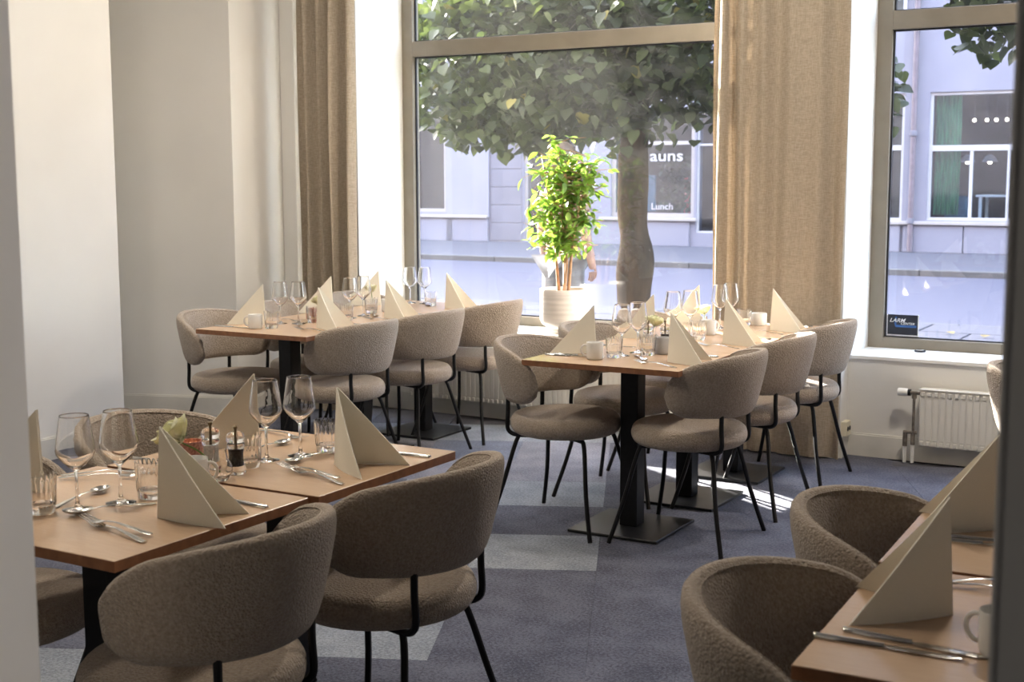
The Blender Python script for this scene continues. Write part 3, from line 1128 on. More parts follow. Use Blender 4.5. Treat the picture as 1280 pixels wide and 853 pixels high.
def cutlery():
    me = {}
    hs = [(0.0, 0.004, 0.002, 0), (0.004, 0.0078, 0.002, 0), (0.02, 0.0085, 0.003, 0), (0.06, 0.0065, 0.007, 0), (0.10, 0.0042, 0.011, 0), (0.13, 0.0034, 0.010, 0)]
    sp = hs + [(0.142, 0.0050, 0.008, 0.001), (0.150, 0.012, 0.008, 0.004), (0.162, 0.0185, 0.008, 0.0065), (0.176, 0.0200, 0.009, 0.0075), (0.190, 0.0165, 0.0095, 0.006), (0.198, 0.010, 0.0095, 0.003), (0.202, 0.002, 0.0095, 0)]
    me['spoon'] = MB().add(*strip(sp, 8)).mesh('spoon', 'steel', smooth=True, sharp=70)
    hs2 = [(s * 1.08, a, b, c) for s, a, b, c in hs]
    fk = hs2 + [(0.150, 0.0060, 0.007, 0.0005), (0.160, 0.0115, 0.005, 0.001), (0.170, 0.0128, 0.004, 0.0012), (0.178, 0.0130, 0.004, 0.001)]
    mb = MB().add(*strip(fk, 8))
    for t in range(4):
        y = -0.0107 + t * 0.00713
        ti = [(0.177, 0.0021, 0.004, 0), (0.195, 0.0019, 0.0055, 0), (0.215, 0.0015, 0.010, 0), (0.224, 0.0008, 0.013, 0)]
        vs, fs = strip(ti, 2, 0.0016)
        mb.add([(x, yy + y, z) for x, yy, z in vs], fs)
    me['fork'] = mb.mesh('fork', 'steel', smooth=True, sharp=70)
    mb = MB()
    vs, fs = strip([(0, 0.004, 0.001, 0), (0.004, 0.0075, 0.0008, 0), (0.05, 0.0082, 0.0006, 0), (0.10, 0.0070, 0.0006, 0), (0.115, 0.0060, 0.001, 0)], 6, 0.0068)
    mb.add(vs, fs)
    me['handle'] = mb.mesh('knife_handle', 'steel', smooth=True, sharp=70)
    vs, fs = strip([(0.113, 0.005, 0.002, 0), (0.125, 0.0088, 0.0022, 0), (0.17, 0.0095, 0.0022, 0), (0.215, 0.0085, 0.0022, 0), (0.232, 0.0045, 0.0022, 0), (0.236, 0.001, 0.0022, 0)], 4, 0.0016)
    me['blade'] = MB().add(vs, fs).mesh('knife_blade', 'steel', smooth=True, sharp=70)
    return me


def napkin_mesh(phi, L=0.198, H=0.205, seed=0):
    """two folded leaves standing up from one upright spine"""
    mb = MB()
    NU, NV = 8, 6
    for sgn in (-1, 1):
        dx, dy = cos(phi), sgn * sin(phi)
        nx_, ny_ = -dy * sgn, dx * sgn      # outward normal
        vs = []
        for side in (0, 1):
            for i in range(NU + 1):
                u = i / NU
                top = H * (1 - u)
                for j in range(NV + 1):
                    v = j / NV
                    z = top * v
                    bul = 0.010 * sin(pi * u) * (1 - v * 0.6)
                    off = bul + (0.0038 * (1 - 0.3 * u) if side else 0)
                    lean = 0.012 * (z / H)
                    vs.append((dx * L * u + nx_ * off + lean, dy * L * u + ny_ * off, z))
        Ln = (NU + 1) * (NV + 1)
        fs = []
        for side in (0, 1):
            for i in range(NU):
                for j in range(NV):
                    a = side * Ln + i * (NV + 1) + j
                    q = (a, a + 1, a + NV + 2, a + NV + 1)
                    fs.append(q if side == 0 else q[::-1])
        for i in range(NU):
            for j in (0, NV):
                a = i * (NV + 1) + j
                fs.append((a, a + NV + 1, a + NV + 1 + Ln, a + Ln))
        for j in range(NV):
            fs.append((j, j + 1, j + 1 + Ln, j + Ln))
        mb.add(vs, fs)
    return mb.mesh('napkin', 'napkin', smooth=True, sharp=50)


WG, TB = wineglass_mesh(), tumbler_mesh()
MUG, MUGH, MUGG, MUGGH = mug_meshes()
CU = cutlery()
NAP = {p: napkin_mesh(radians(p)) for p in (19, 24, 29, 33)}


def napkin(label, x, y, axis, phi, row):
    o = link('napkin', NAP[phi], None, (x, y, ZT + 0.0005), radians(axis))
    return tag(o, label, 'napkin', 'folded napkins on ' + ROW[row])


def wine(label, x, y, row):
    return tag(link('wine_glass', WG, None, (x, y, ZT + 0.0003), random.uniform(0, 6)), label, 'wine glass', 'wine glasses on ' + ROW[row])


def tumbler(label, x, y, row):
    return tag(link('tumbler', TB, None, (x, y, ZT + 0.0003), random.uniform(0, 6)), label, 'glass', 'ribbed tumblers on ' + ROW[row])


def mug(label, x, y, rot, row, grey=False):
    e = thing('mug', label, 'mug', (x, y, ZT + 0.0003), radians(rot), 'mugs on ' + ROW[row])
    link('mug_body', MUGG if grey else MUG, e)
    link('mug_handle', MUGGH if grey else MUGH, e)
    return e


def piece(kind, label, p, q, row, dz=0.0):
    """p handle end, q the way the tip points"""
    a = math.atan2(q[1] - p[1], q[0] - p[0])
    grp = {'fork': 'forks on ', 'spoon': 'spoons on ', 'knife': 'knives on '}[kind] + ROW[row]
    if kind == 'knife':
        e = thing('table_knife', label, 'knife', (p[0], p[1], ZT + 0.0004 + dz), a, grp)
        link('knife_handle', CU['handle'], e)
        link('knife_blade', CU['blade'], e)
        return e
    o = link(kind, CU[kind], None, (p[0], p[1], ZT + 0.0004 + dz), a)
    return tag(o, label, kind, grp)


# ---------------- pepper mill row (front left)
napkin('large cream napkin folded upright in front of the white rose', -2.114, 2.085, 19, 19, 'LF')
napkin('cream napkin folded upright beside the chair at the end of the pepper mill row', -2.108, 2.716, -4, 29, 'LF')
napkin('cream napkin standing behind the pepper mill on the wall side', -2.44, 2.80, 200, 29, 'LF')
napkin('cream napkin edge showing beside the grey pillar', -2.50, 2.10, 182, 24, 'LF')
wine('wine glass closest to the grey pillar', -2.325, 2.046, 'LF')
wine('second wine glass from the grey pillar', -2.285, 2.138, 'LF')
wine('wine glass next to the ribbed tumbler behind the pepper mill', -2.298, 2.665, 'LF')
wine('wine glass just left of the upright napkin in the pepper mill row', -2.258, 2.757, 'LF')
tumbler('ribbed tumbler touching the edge of the grey pillar', -2.374, 1.985, 'LF')
tumbler('ribbed tumbler half behind the large napkin', -2.262, 2.212, 'LF')
tumbler('ribbed tumbler right behind the pepper mill', -2.288, 2.580, 'LF')
tumbler('ribbed tumbler tucked against the second napkin of the pepper mill row', -2.228, 2.838, 'LF')
piece('fork', 'lower of the two crossed forks nearest the grey pillar', (-1.985, 1.917), (-2.266, 1.985), 'LF')
piece('fork', 'upper of the two crossed forks nearest the grey pillar', (-2.005, 1.957), (-2.25, 1.975), 'LF', 0.004)
piece('spoon', 'spoon with its bowl by the foot of the second wine glass', (-2.205, 2.168), (-2.285, 2.022), 'LF')
piece('spoon', 'spoon lying behind the foot of the nearest wine glass', (-2.375, 2.02), (-2.41, 2.2), 'LF')
piece('fork', 'fork lying at the wall side behind the nearest wine glasses', (-2.625, 2.262), (-2.50, 2.375), 'LF')
piece('fork', 'second fork crossing it at the wall side behind the wine glasses', (-2.60, 2.232), (-2.45, 2.335), 'LF', 0.003)
piece('knife', 'knife tucked under the tip of the large napkin', (-1.955, 2.265), (-2.2, 2.285), 'LF')
piece('knife', 'knife at the wall side behind the large napkin', (-2.62, 2.50), (-2.4, 2.52), 'LF')
piece('fork', 'lower of the two crossed forks beside the second napkin', (-1.945, 2.535), (-2.24, 2.625), 'LF')
piece('fork', 'upper of the two crossed forks beside the second napkin', (-1.985, 2.572), (-2.2, 2.605), 'LF', 0.004)
piece('spoon', 'spoon in front of the wine glass beside the second napkin', (-2.195, 2.85), (-2.218, 2.66), 'LF')
piece('spoon', 'spoon lying behind the pair of wine glasses of the second setting', (-2.40, 2.68), (-2.40, 2.85), 'LF')
piece('fork', 'fork behind the pair of wine glasses of the second setting', (-2.59, 2.98), (-2.40, 2.93), 'LF')
piece('knife', 'knife under the tip of the second napkin', (-1.935, 2.905), (-2.2, 2.9), 'LF')
mug('mug in front of the pepper mill, handle turned outward', -2.252, 2.343, 35, 'LF')
mug('mug behind the second napkin of the pepper mill row', -2.235, 2.945, 20, 'LF')


# mills
def mill(label, x, y, fill):
    e = thing('spice_mill', label, 'mill', (x, y, ZT + 0.0003), 0, 'spice mills')
    out = [(0, 0), (0.024, 0), (0.0255, 0.003), (0.0255, 0.012), (0.0235, 0.017), (0.0205, 0.026), (0.0190, 0.036), (0.0185, 0.050), (0.0205, 0.064), (0.0225, 0.072), (0.0225, 0.078), (0.020, 0.0795), (0, 0.0795)]
    link('mill_body', MB().lathe(out, 28).mesh('mill_body', 'glass', smooth=True, sharp=60), e)
    link('mill_filling', MB().lathe([(0, 0.020), (0.0165, 0.020), (0.0150, 0.036), (0.0150, 0.050), (0.0165, 0.064), (0, 0.066)], 18).mesh('mill_filling', fill, smooth=True), e)
    hd = [(0, 0.0815), (0.021, 0.0815), (0.0235, 0.084), (0.0240, 0.094), (0.021, 0.103), (0.012, 0.108), (0, 0.108)]
    h = link('mill_head', MB().lathe(hd, 28).mesh('mill_head', 'glass', smooth=True, sharp=60), e)
    link('knob', MB().lathe([(0, 0.108), (0.004, 0.108), (0.0035, 0.113), (0.0058, 0.117), (0.0062, 0.121), (0.003, 0.124), (0, 0.124)], 14).mesh('knob', 'brass', smooth=True), h)
    link('spindle', MB().lathe([(0, 0.066), (0.0025, 0.066), (0.0025, 0.108), (0, 0.108)], 8).mesh('spindle', 'brass', smooth=True), e)
    return e


mill('glass pepper mill filled with dark peppercorns', -2.262, 2.506, 'pepper')
mill('glass salt mill standing behind the pepper mill', -2.355, 2.515, 'salt')


# rose in a small round vase
def petal_mesh(w, h, curl, cup):
    mb = MB()
    NU, NV = 8, 9
    vs = []
    for i in range(NV + 1):
        v = i / NV
        hw = w * (0.25 + 0.75 * sin(min(1.0, v * 1.25) * pi / 2)) * (1 if v < 0.75 else sqrt(max(0.05, 1 - ((v - 0.75) / 0.27) ** 2)))
        for k in range(NU + 1):
            u = -1 + 2 * k / NU
            x = cup * (sin(v * pi * 0.55)) - 0.55 * hw * u * u + curl * max(0, v - 0.7) ** 1.5
            vs.append((x, hw * u, h * v - 0.004 * u * u * v))
    fs = []
    for i in range(NV):
        for k in range(NU):
            a = i * (NU + 1) + k
            fs.append((a, a + 1, a + NU + 2, a + NU + 1))
    return mb.add(vs, fs).mesh('petal', 'rose', smooth=True, sharp=180)


PET = [petal_mesh(0.020, 0.040, -0.03, 0.010), petal_mesh(0.027, 0.041, 0.0, 0.016), petal_mesh(0.033, 0.039, 0.05, 0.021)]


def rose(label, base, head, row, tilt):
    """base: where the stem ends in its holder, head: bottom of the bloom"""
    e = thing('rose', label, 'flower', base, 0, 'roses in small vases')
    b, h = Vector(base), Vector(head)
    d = h - b
    mid = d * 0.5 + Vector((0, 0, 0.012))
    st = smoothpath([(0, 0, 0), mid, d], 5)
    link('stem', MB().tube(st, 0.0022, 6).mesh('stem', 'roseleaf', smooth=True), e)
    bl = bpy.data.objects.new('bloom', MB().lathe([(0, -0.002), (0.006, 0.0), (0.011, 0.010), (0.010, 0.026), (0.005, 0.036), (0, 0.038)], 12).mesh('bloom', 'rose', smooth=True))
    COL.objects.link(bl)
    bl.parent = e
    bl.location = d
    bl.rotation_euler = tilt
    bl.scale = (1.5, 1.5, 1.5) if row == 'LF' else (1.15, 1.15, 1.15)
    for ring, n in ((0, 3), (1, 4), (2, 5)):
        for k in range(n):
            o = link('petal', PET[ring], bl, (0, 0, 0.001 * ring))
            o.rotation_euler = (0, radians((2, 6, 13)[ring]), 2 * pi * k / n + ring * 0.6)
    lf = MB()
    for k in range(5):
        a = 2 * pi * k / 5
        r, q = Vector((cos(a), sin(a), 0)), Vector((-sin(a), cos(a), 0))
        lf.add([Vector((0, 0, -0.001)), r * 0.012 + q * 0.004 + Vector((0, 0, 0.004)), r * 0.024 + Vector((0, 0, 0.008)), r * 0.012 - q * 0.004 + Vector((0, 0, 0.004))], [(0, 1, 2, 3)])
    link('sepals', lf.mesh('sepals', 'roseleaf'), bl)
    return e


def globe_vase(label, x, y, r=0.036):
    out = [(0, 0.0)] + [(r * sin(a), r * 0.96 - r * 0.96 * cos(a)) for a in [pi * k / 14 for k in range(3, 12)]] + [(0.016, 0.074), (0.017, 0.078)]
    inn = [(0.0155, 0.078), (0.0145, 0.074)] + [((r - 0.0018) * sin(a), r * 0.96 - (r * 0.96 - 0.0018) * cos(a)) for a in [pi * k / 14 for k in range(11, 2, -1)]] + [(0, 0.006)]
    out[1] = (r * 0.6, 0.0)
    return tag(link('bud_vase', MB().lathe(out + inn, 28).mesh('bud_vase', 'glass', smooth=True, sharp=60), None, (x, y, ZT + 0.0003)), label, 'vase', 'bud vases')


globe_vase('round clear bud vase behind the mug at the pepper mill', -2.246, 2.430, 0.031)
rose('white rose leaning over the large napkin', (-2.246, 2.430, ZT + 0.02), (-2.318, 2.372, ZT + 0.098), 'LF', (radians(22), radians(-30), 0))


def votive(label, x, y, row, mat='copper', r=0.032, h=0.062):
    e = thing('candle_holder', label, 'candle holder', (x, y, ZT + 0.0003), 0, 'candle holders')
    link('holder', MB().lathe([(0, 0), (r * 0.85, 0), (r, 0.006), (r * 1.03, h * 0.6), (r, h), (r * 0.93, h), (r * 0.95, h * 0.6), (r * 0.9, 0.010), (0, 0.010)], 26).mesh('holder', mat, smooth=True, sharp=60), e)
    c = link('candle', MB().lathe([(0, 0.012), (r * 0.75, 0.012), (r * 0.75, 0.034), (0, 0.036)], 18).mesh('candle', 'wax', smooth=True), e)
    link('flame', MB().lathe([(0, 0.036), (0.0035, 0.042), (0.003, 0.048), (0, 0.058)], 8).mesh('flame', 'candle', smooth=True), c)
    return e


votive('glittering pink candle holder under the leaning rose', -2.445, 2.535, 'LF')

# ---------------- row along the beige wall (back left)
for k, (x, y) in enumerate([(-4.155, 5.225), (-4.15, 5.80), (-4.15, 6.40)]):
    pos = ('near-end', 'middle', 'window-end')[k]
    napkin('%s upright napkin on the aisle side of %s' % (pos, ROW['LB']), x, y, 13, 33, 'LB')
for k, (x, y) in enumerate([(-4.50, 5.235), (-4.545, 5.86), (-4.58, 6.36)]):
    pos = ('near-end', 'middle', 'window-end')[k]
    napkin('%s upright napkin on the wall side of %s' % (pos, ROW['LB']), x, y, 180, 29, 'LB')
for lab, x, y in [('first wine glass from the mug on', -4.445, 5.29), ('second wine glass from the mug on', -4.362, 5.335), ('wine glass behind the near napkin on', -4.297, 5.69), ('wine glass before the standing rose on', -4.303, 5.815),
                  ('wine glass before the window frame on', -4.50, 6.555), ('last wine glass against the street on', -4.405, 6.57)]:
    wine(lab + ' ' + ROW['LB'], x, y, 'LB')
for lab, x, y in [('tumbler beside the mug on', -4.345, 5.10), ('tumbler beside the pink candle holder on', -4.325, 5.41), ('tumbler behind the first napkin on', -4.235, 5.575), ('tumbler under the standing rose on', -4.345, 5.945), ('tumbler beside the window-end napkin on', -4.30, 6.475)]:
    tumbler(lab + ' ' + ROW['LB'], x, y, 'LB')
mug('white mug at the corner of ' + ROW['LB'], -4.41, 5.055, 208, 'LB')
votive('pale pink candle holder with a lit candle on ' + ROW['LB'], -4.43, 5.53, 'LB')
piece('knife', 'knife at the near corner of ' + ROW['LB'], (-4.66, 5.035), (-4.45, 5.045), 'LB')
piece('spoon', 'spoon shining by the first wine glasses of ' + ROW['LB'], (-4.355, 5.39), (-4.26, 5.20), 'LB')
piece('fork', 'fork across the near setting of ' + ROW['LB'], (-3.995, 5.09), (-4.22, 5.13), 'LB')
piece('fork', 'fork behind the first wine glass stems of ' + ROW['LB'], (-4.61, 5.42), (-4.42, 5.40), 'LB')
piece('spoon', 'spoon shining at the middle of ' + ROW['LB'], (-4.33, 5.93), (-4.195, 5.785), 'LB')
piece('fork', 'fork at the middle setting of ' + ROW['LB'], (-3.995, 5.67), (-4.21, 5.70), 'LB')
piece('spoon', 'spoon shining at the window end of ' + ROW['LB'], (-4.42, 6.58), (-4.28, 6.43), 'LB')
piece('knife', 'knife beyond the near napkin of ' + ROW['LB'], (-3.99, 5.43), (-4.2, 5.44), 'LB')
piece('knife', 'knife beyond the middle napkin of ' + ROW['LB'], (-3.985, 6.00), (-4.2, 6.0), 'LB')
piece('knife', 'knife beyond the window-end napkin of ' + ROW['LB'], (-3.985, 6.60), (-4.2, 6.6), 'LB')
globe_vase('bud vase at the middle of ' + ROW['LB'], -4.42, 6.06, 0.030)
rose('white rose standing upright at the middle of ' + ROW['LB'], (-4.42, 6.06, ZT + 0.02), (-4.425, 6.06, ZT + 0.105), 'LB', (0, radians(-8), 0))
globe_vase('bud vase behind the near napkin of ' + ROW['LB'], -4.36, 5.52, 0.026)
rose('white rose half hidden by the near napkin of ' + ROW['LB'], (-4.36, 5.52, ZT + 0.02), (-4.372, 5.525, ZT + 0.085), 'LB', (0, radians(-25), 0))
mug('white mug holding sugar near the rose of ' + ROW['LB'], -4.325, 6.075, 60, 'LB')

# ---------------- row before the broad curtain (centre)
for k, (x, y) in enumerate([(-2.125, 4.94), (-2.15, 5.62), (-2.14, 6.235)]):
    pos = ('near-end', 'middle', 'window-end')[k]
    napkin('%s upright napkin on the curtain side of %s' % (pos, ROW['C']), x, y, 14, 33, 'C')
for k, (x, y) in enumerate([(-2.50, 5.035), (-2.50, 5.66), (-2.52, 6.27)]):
    pos = ('near-end', 'middle', 'window-end')[k]
    napkin('%s upright napkin on the plant side of %s' % (pos, ROW['C']), x, y, 180, 29, 'C')
for lab, x, y in [('first wine glass from the mug on', -2.37, 5.02), ('second wine glass from the mug on', -2.352, 5.14), ('first sunlit wine glass on', -2.43, 5.70), ('second sunlit wine glass on', -2.385, 5.80),
                  ('wine glass by the curtain at', -2.39, 6.20), ('last wine glass before the curtain on', -2.375, 6.31)]:
    wine(lab + ' ' + ROW['C'], x, y, 'C')
for lab, x, y in [('tumbler right beside the mug on', -2.375, 4.955), ('tumbler beside the grey mug on', -2.285, 5.095), ('sunlit tumbler at the middle of', -2.345, 5.62), ('second sunlit tumbler at the middle of', -2.30, 5.70), ('tumbler before the white bowl on', -2.31, 6.33)]:
    tumbler(lab + ' ' + ROW['C'], x, y, 'C')
mug('beige mug at the near end of ' + ROW['C'], -2.42, 4.865, 208, 'C')
mug('grey mug behind the near napkin of ' + ROW['C'], -2.243, 5.16, 60, 'C', True)
mug('sunlit white mug under the rose of ' + ROW['C'], -2.33, 5.905, 60, 'C')
piece('knife', 'first knife at the near corner of ' + ROW['C'], (-2.665, 4.885), (-2.45, 4.91), 'C')
piece('knife', 'second knife at the near corner of ' + ROW['C'], (-2.645, 4.92), (-2.45, 4.935), 'C')
piece('spoon', 'spoon beside the tumblers of ' + ROW['C'], (-2.32, 5.05), (-2.20, 4.88), 'C')
piece('fork', 'fork across the near setting of ' + ROW['C'], (-2.02, 4.79), (-2.24, 4.86), 'C')
piece('knife', 'knife beyond the near napkin of ' + ROW['C'], (-1.995, 5.165), (-2.2, 5.17), 'C')
piece('fork', 'fork at the middle setting of ' + ROW['C'], (-2.01, 5.46), (-2.22, 5.51), 'C')
piece('spoon', 'spoon at the middle setting of ' + ROW['C'], (-2.29, 5.58), (-2.20, 5.40), 'C')
piece('knife', 'knife beyond the middle napkin of ' + ROW['C'], (-2.0, 5.85), (-2.2, 5.86), 'C')
piece('fork', 'fork at the window-end setting of ' + ROW['C'], (-2.02, 6.08), (-2.22, 6.11), 'C')
piece('knife', 'knife beyond the window-end napkin of ' + ROW['C'], (-1.995, 6.46), (-2.2, 6.47), 'C')
piece('knife', 'knife on the plant side of ' + ROW['C'], (-2.66, 5.28), (-2.45, 5.29), 'C')
mill('glass salt mill behind the tumblers of ' + ROW['C'], -2.375, 5.30, 'salt')
mill('glass pepper mill behind the grey mug of ' + ROW['C'], -2.31, 5.335, 'pepper')
globe_vase('bud vase with the open rose on ' + ROW['C'], -2.41, 5.42, 0.030)
rose('pale open rose near the spice mills of ' + ROW['C'], (-2.41, 5.42, ZT + 0.02), (-2.405, 5.43, ZT + 0.085), 'C', (0, radians(15), 0))
globe_vase('sunlit bud vase on ' + ROW['C'], -2.39, 5.99, 0.028)
rose('sunlit white rose on ' + ROW['C'], (-2.39, 5.99, ZT + 0.02), (-2.385, 5.985, ZT + 0.088), 'C', (0, radians(-15), 0))
# small white ribbed bowl
mb = MB().lathe([(0, 0), (0.036, 0), (0.040, 0.004), (0.041, 0.06), (0.039, 0.062), (0.0375, 0.06), (0.0365, 0.008), (0, 0.008)], 48, rfun=lambda a, z, k: 1 + (0.012 * cos(a * 16) if k in (2, 3) else 0))
tag(link('sugar_bowl', mb.mesh('sugar_bowl', 'ceramic', smooth=True, sharp=60), None, (-2.265, 6.42, ZT + 0.0003)), 'white ribbed bowl in front of the broad curtain', 'bowl')

# ---------------- table behind the dark pillar
napkin('big cream napkin standing on the nearest table by the dark pillar', -0.447, 2.277, 193, 33, 'R')
napkin('cream napkin behind the big one, cut by the dark pillar', -0.475, 2.90, 190, 29, 'R')
piece('knife', 'first knife at the corner of the nearest table', (-0.620, 2.053), (-0.37, 2.058), 'R')
piece('knife', 'second knife lying behind it, half under the napkin', (-0.585, 2.103), (-0.37, 2.085), 'R')
piece('fork', 'fork between the two napkins by the dark pillar', (-0.535, 2.435), (-0.40, 2.44), 'R')
piece('spoon', 'spoon crossing the fork by the dark pillar', (-0.53, 2.41), (-0.33, 2.52), 'R', 0.003)
piece('knife', 'knife in front of the napkin cut by the dark pillar', (-0.60, 2.745), (-0.37, 2.765), 'R')
piece('knife', 'thin knife behind that one, by the dark pillar', (-0.585, 2.78), (-0.37, 2.795), 'R')
mug('white mug cut by the dark pillar', -0.338, 2.115, 172, 'R')

# ------------------------------------------------------------------ potted plant on the sill
def leaf_verts(L, W, fold=0.25, droop=0.15):
    """pointed leaf along +X"""
    pts = []
    st = [(0, 0.0), (0.12, 0.35), (0.35, 0.95), (0.55, 1.0), (0.8, 0.55), (1.0, 0.0)]
    vs, fs = [], []
    for s, wd in st:
        z = -droop * L * s * s
        if wd == 0:
            vs.append((s * L, 0, z))
        else:
            vs += [(s * L, -W * wd / 2, z + fold * W * wd / 2), (s * L, 0, z), (s * L, W * wd / 2, z + fold * W * wd / 2)]
    # indices
    fs = [(0, 2, 1), (0, 3, 2)]
    for k in range(3):
        a = 1 + 3 * k
        fs += [(a, a + 1, a + 4, a + 3), (a + 1, a + 2, a + 5, a + 4)]
    a = 10
    fs += [(a, a + 1, 13), (a + 1, a + 2, 13)]
    return vs, fs


PC = Vector((-3.775, 7.17, Z_SILL))
e = thing('potted_plant', 'leafy green potted fig on the sill in front of the window', 'plant', PC)
prof = [(0, 0.0), (0.095, 0.0), (0.100, 0.006), (0.100, 0.028), (0.112, 0.038), (0.140, 0.056), (0.150, 0.080)]
for k in range(12):
    z = 0.09 + k * 0.0145
    prof += [(0.1505 + 0.0012 * (k % 2), z), (0.1515 - 0.0008 * (k % 2), z + 0.007)]
prof += [(0.152, 0.268), (0.150, 0.272), (0.142, 0.270), (0.140, 0.240), (0, 0.240)]
link('pot', MB().lathe(prof, 40).mesh('pot', 'pot', smooth=True, sharp=50), e)
link('soil', MB().lathe([(0, 0.252), (0.08, 0.250), (0.139, 0.243)], 24, ).mesh('soil', 'soil', smooth=True), e)
rp = random.Random(21)
tips = []
stems = [((0.0, 0, 0.24), (0.005, 0.0, 0.55), (0.0, 0.02, 0.85), (-0.05, 0.0, 1.16)), ((0.02, 0.01, 0.24), (0.05, 0.0, 0.50), (0.10, 0.01, 0.80), (0.15, 0.02, 1.02)),
         ((-0.04, 0.0, 0.24), (-0.06, 0.0, 0.45), (-0.10, 0.01, 0.72), (-0.14, -0.01, 0.98)), ((0.01, -0.03, 0.24), (0.03, -0.03, 0.46), (0.02, -0.07, 0.70), (0.04, -0.06, 0.95)),
         ((-0.01, 0.02, 0.24), (-0.02, 0.03, 0.52), (-0.05, 0.07, 0.82), (0.02, 0.06, 1.05))]
nodes = []
for s in stems:
    p = smoothpath(s, 8)
    n = len(p)
    link('stem', MB().tube(p, [0.0115 - 0.0085 * i / n for i in range(n)], 7).mesh('stem', 'twig', smooth=True), e)
    for q in p[int(n * 0.36):]:
        nodes.append(q)
brm = MB()
ends = []
for q in nodes:
    for _ in range(4):
        a = rp.uniform(0, 2 * pi)
        L = rp.uniform(0.06, 0.25)
        up = rp.uniform(-0.5, 0.8)
        d = Vector((cos(a), sin(a) * 0.75, up)).normalized() * L
        t = q + d
        # crown outline: wide oval between z .35 and 1.2
        cz = (t.z - 0.80) / 0.42
        lim = 0.35 * sqrt(max(0.05, 1 - cz * cz))
        if abs(t.x) > lim or abs(t.y) > 0.20 or t.z > 1.19:
            t = q + d * 0.45
        brm.tube([q, q + (t - q) * 0.5 + Vector((0, 0, 0.01)), t], [0.0028, 0.0022, 0.0014], 4)
        ends.append((q, t))
link('branches', brm.mesh('branches', 'twig'), e)
LM = [MB().add(*leaf_verts(L, W, f, dr)).mesh('leaf', 'leaf', smooth=True, sharp=180) for L, W, f, dr in ((0.072, 0.031, 0.3, 0.2), (0.085, 0.036, 0.25, 0.3), (0.060, 0.028, 0.35, 0.1))]
allleaf = []
for q, t in ends:
    for k in range(rp.choice((3, 4, 4))):
        f = rp.uniform(0.3, 1.0)
        p = q + (t - q) * f
        a = rp.uniform(0, 2 * pi)
        el = rp.uniform(-0.9, 0.7)
        allleaf.append((p, a, el, rp.uniform(-0.8, 0.8), rp.choice((0, 1, 2))))
rp.shuffle(allleaf)
# the leaves on the room side show largest
allleaf.sort(key=lambda l: l[0].y - 0.3 * abs(l[0].x) + rp.uniform(-0.1, 0.1))
rest = MB()
for i, (p, a, el, ro, kind) in enumerate(allleaf):
    if i < 300:
        o = link('leaf', LM[kind], e, p)
        o.rotation_euler = (ro, -el, a)
    else:
        mt = Matrix.Rotation(a, 4, 'Z') @ Matrix.Rotation(-el, 4, 'Y') @ Matrix.Rotation(ro, 4, 'X')
        vs, fs = leaf_verts(0.064, 0.028, 0.3, 0.2)
        rest.add([mt @ Vector(v) + p for v in vs], fs)
o = link('foliage', rest.mesh('foliage', 'leaf', smooth=True, sharp=180), e)
o['kind'] = 'stuff'

# ------------------------------------------------------------------ street
M['asphalt'] = principled('asphalt', (0.045, 0.041, 0.060), 0.85, noise_scale=40, noise_amt=0.08, coord='Object')
M['paving'] = principled('paving', (0.052, 0.047, 0.058), 0.85, noise_scale=12, noise_amt=0.08, rnd=0.08)
M['kerb'] = principled('kerb_granite', (0.074, 0.0666, 0.0629), 0.8, noise_scale=40, noise_amt=0.15)
M['facade'] = principled('facade_render', (0.1517, 0.1421, 0.1665), 0.85, noise_scale=1.2, noise_amt=0.03)
M['facadepale'] = principled('facade_panel', (0.1665, 0.1576, 0.185), 0.8, noise_scale=1.2, noise_amt=0.03)
M['facadedark'] = principled('facade_dark', (0.111, 0.1021, 0.1184), 0.85, noise_scale=2, noise_amt=0.05)
M['facadetrim'] = principled('facade_trim', (0.2368, 0.2072, 0.1924), 0.6, noise_scale=3, noise_amt=0.03)
M['whiteframe'] = principled('white_frame', (0.3108, 0.296, 0.296), 0.5, noise_scale=5, noise_amt=0.02)
M['darkroom'] = principled('shop_interior', (0.037, 0.0333, 0.0296), 0.9, noise_scale=2, noise_amt=0.2)
M['greencloth'] = principled('green_drape', (0.04, 0.16, 0.06), 0.85, noise_scale=30, noise_amt=0.25, stretch=(1, 1, 0.1))
M['downpipe'] = principled('downpipe', (0.10, 0.072, 0.08), 0.6, noise_scale=10, noise_amt=0.1)
M['bulb'] = emimat('bulb_glow', (1.0, 0.8, 0.55), 9.0)
M['redthing'] = principled('red_awning', (0.55, 0.06, 0.08), 0.7, noise_scale=10, noise_amt=0.1)
M['tealthing'] = principled('teal_board', (0.06, 0.12, 0.15), 0.6, noise_scale=10, noise_amt=0.1)
M['cloudwhite'] = principled('table_cloth', (0.7, 0.68, 0.62), 0.8, noise_scale=10, noise_amt=0.05)
M['leaflitter'] = principled('fallen_leaf', (0.14, 0.095, 0.02), 0.8, noise_scale=20, noise_amt=0.2)

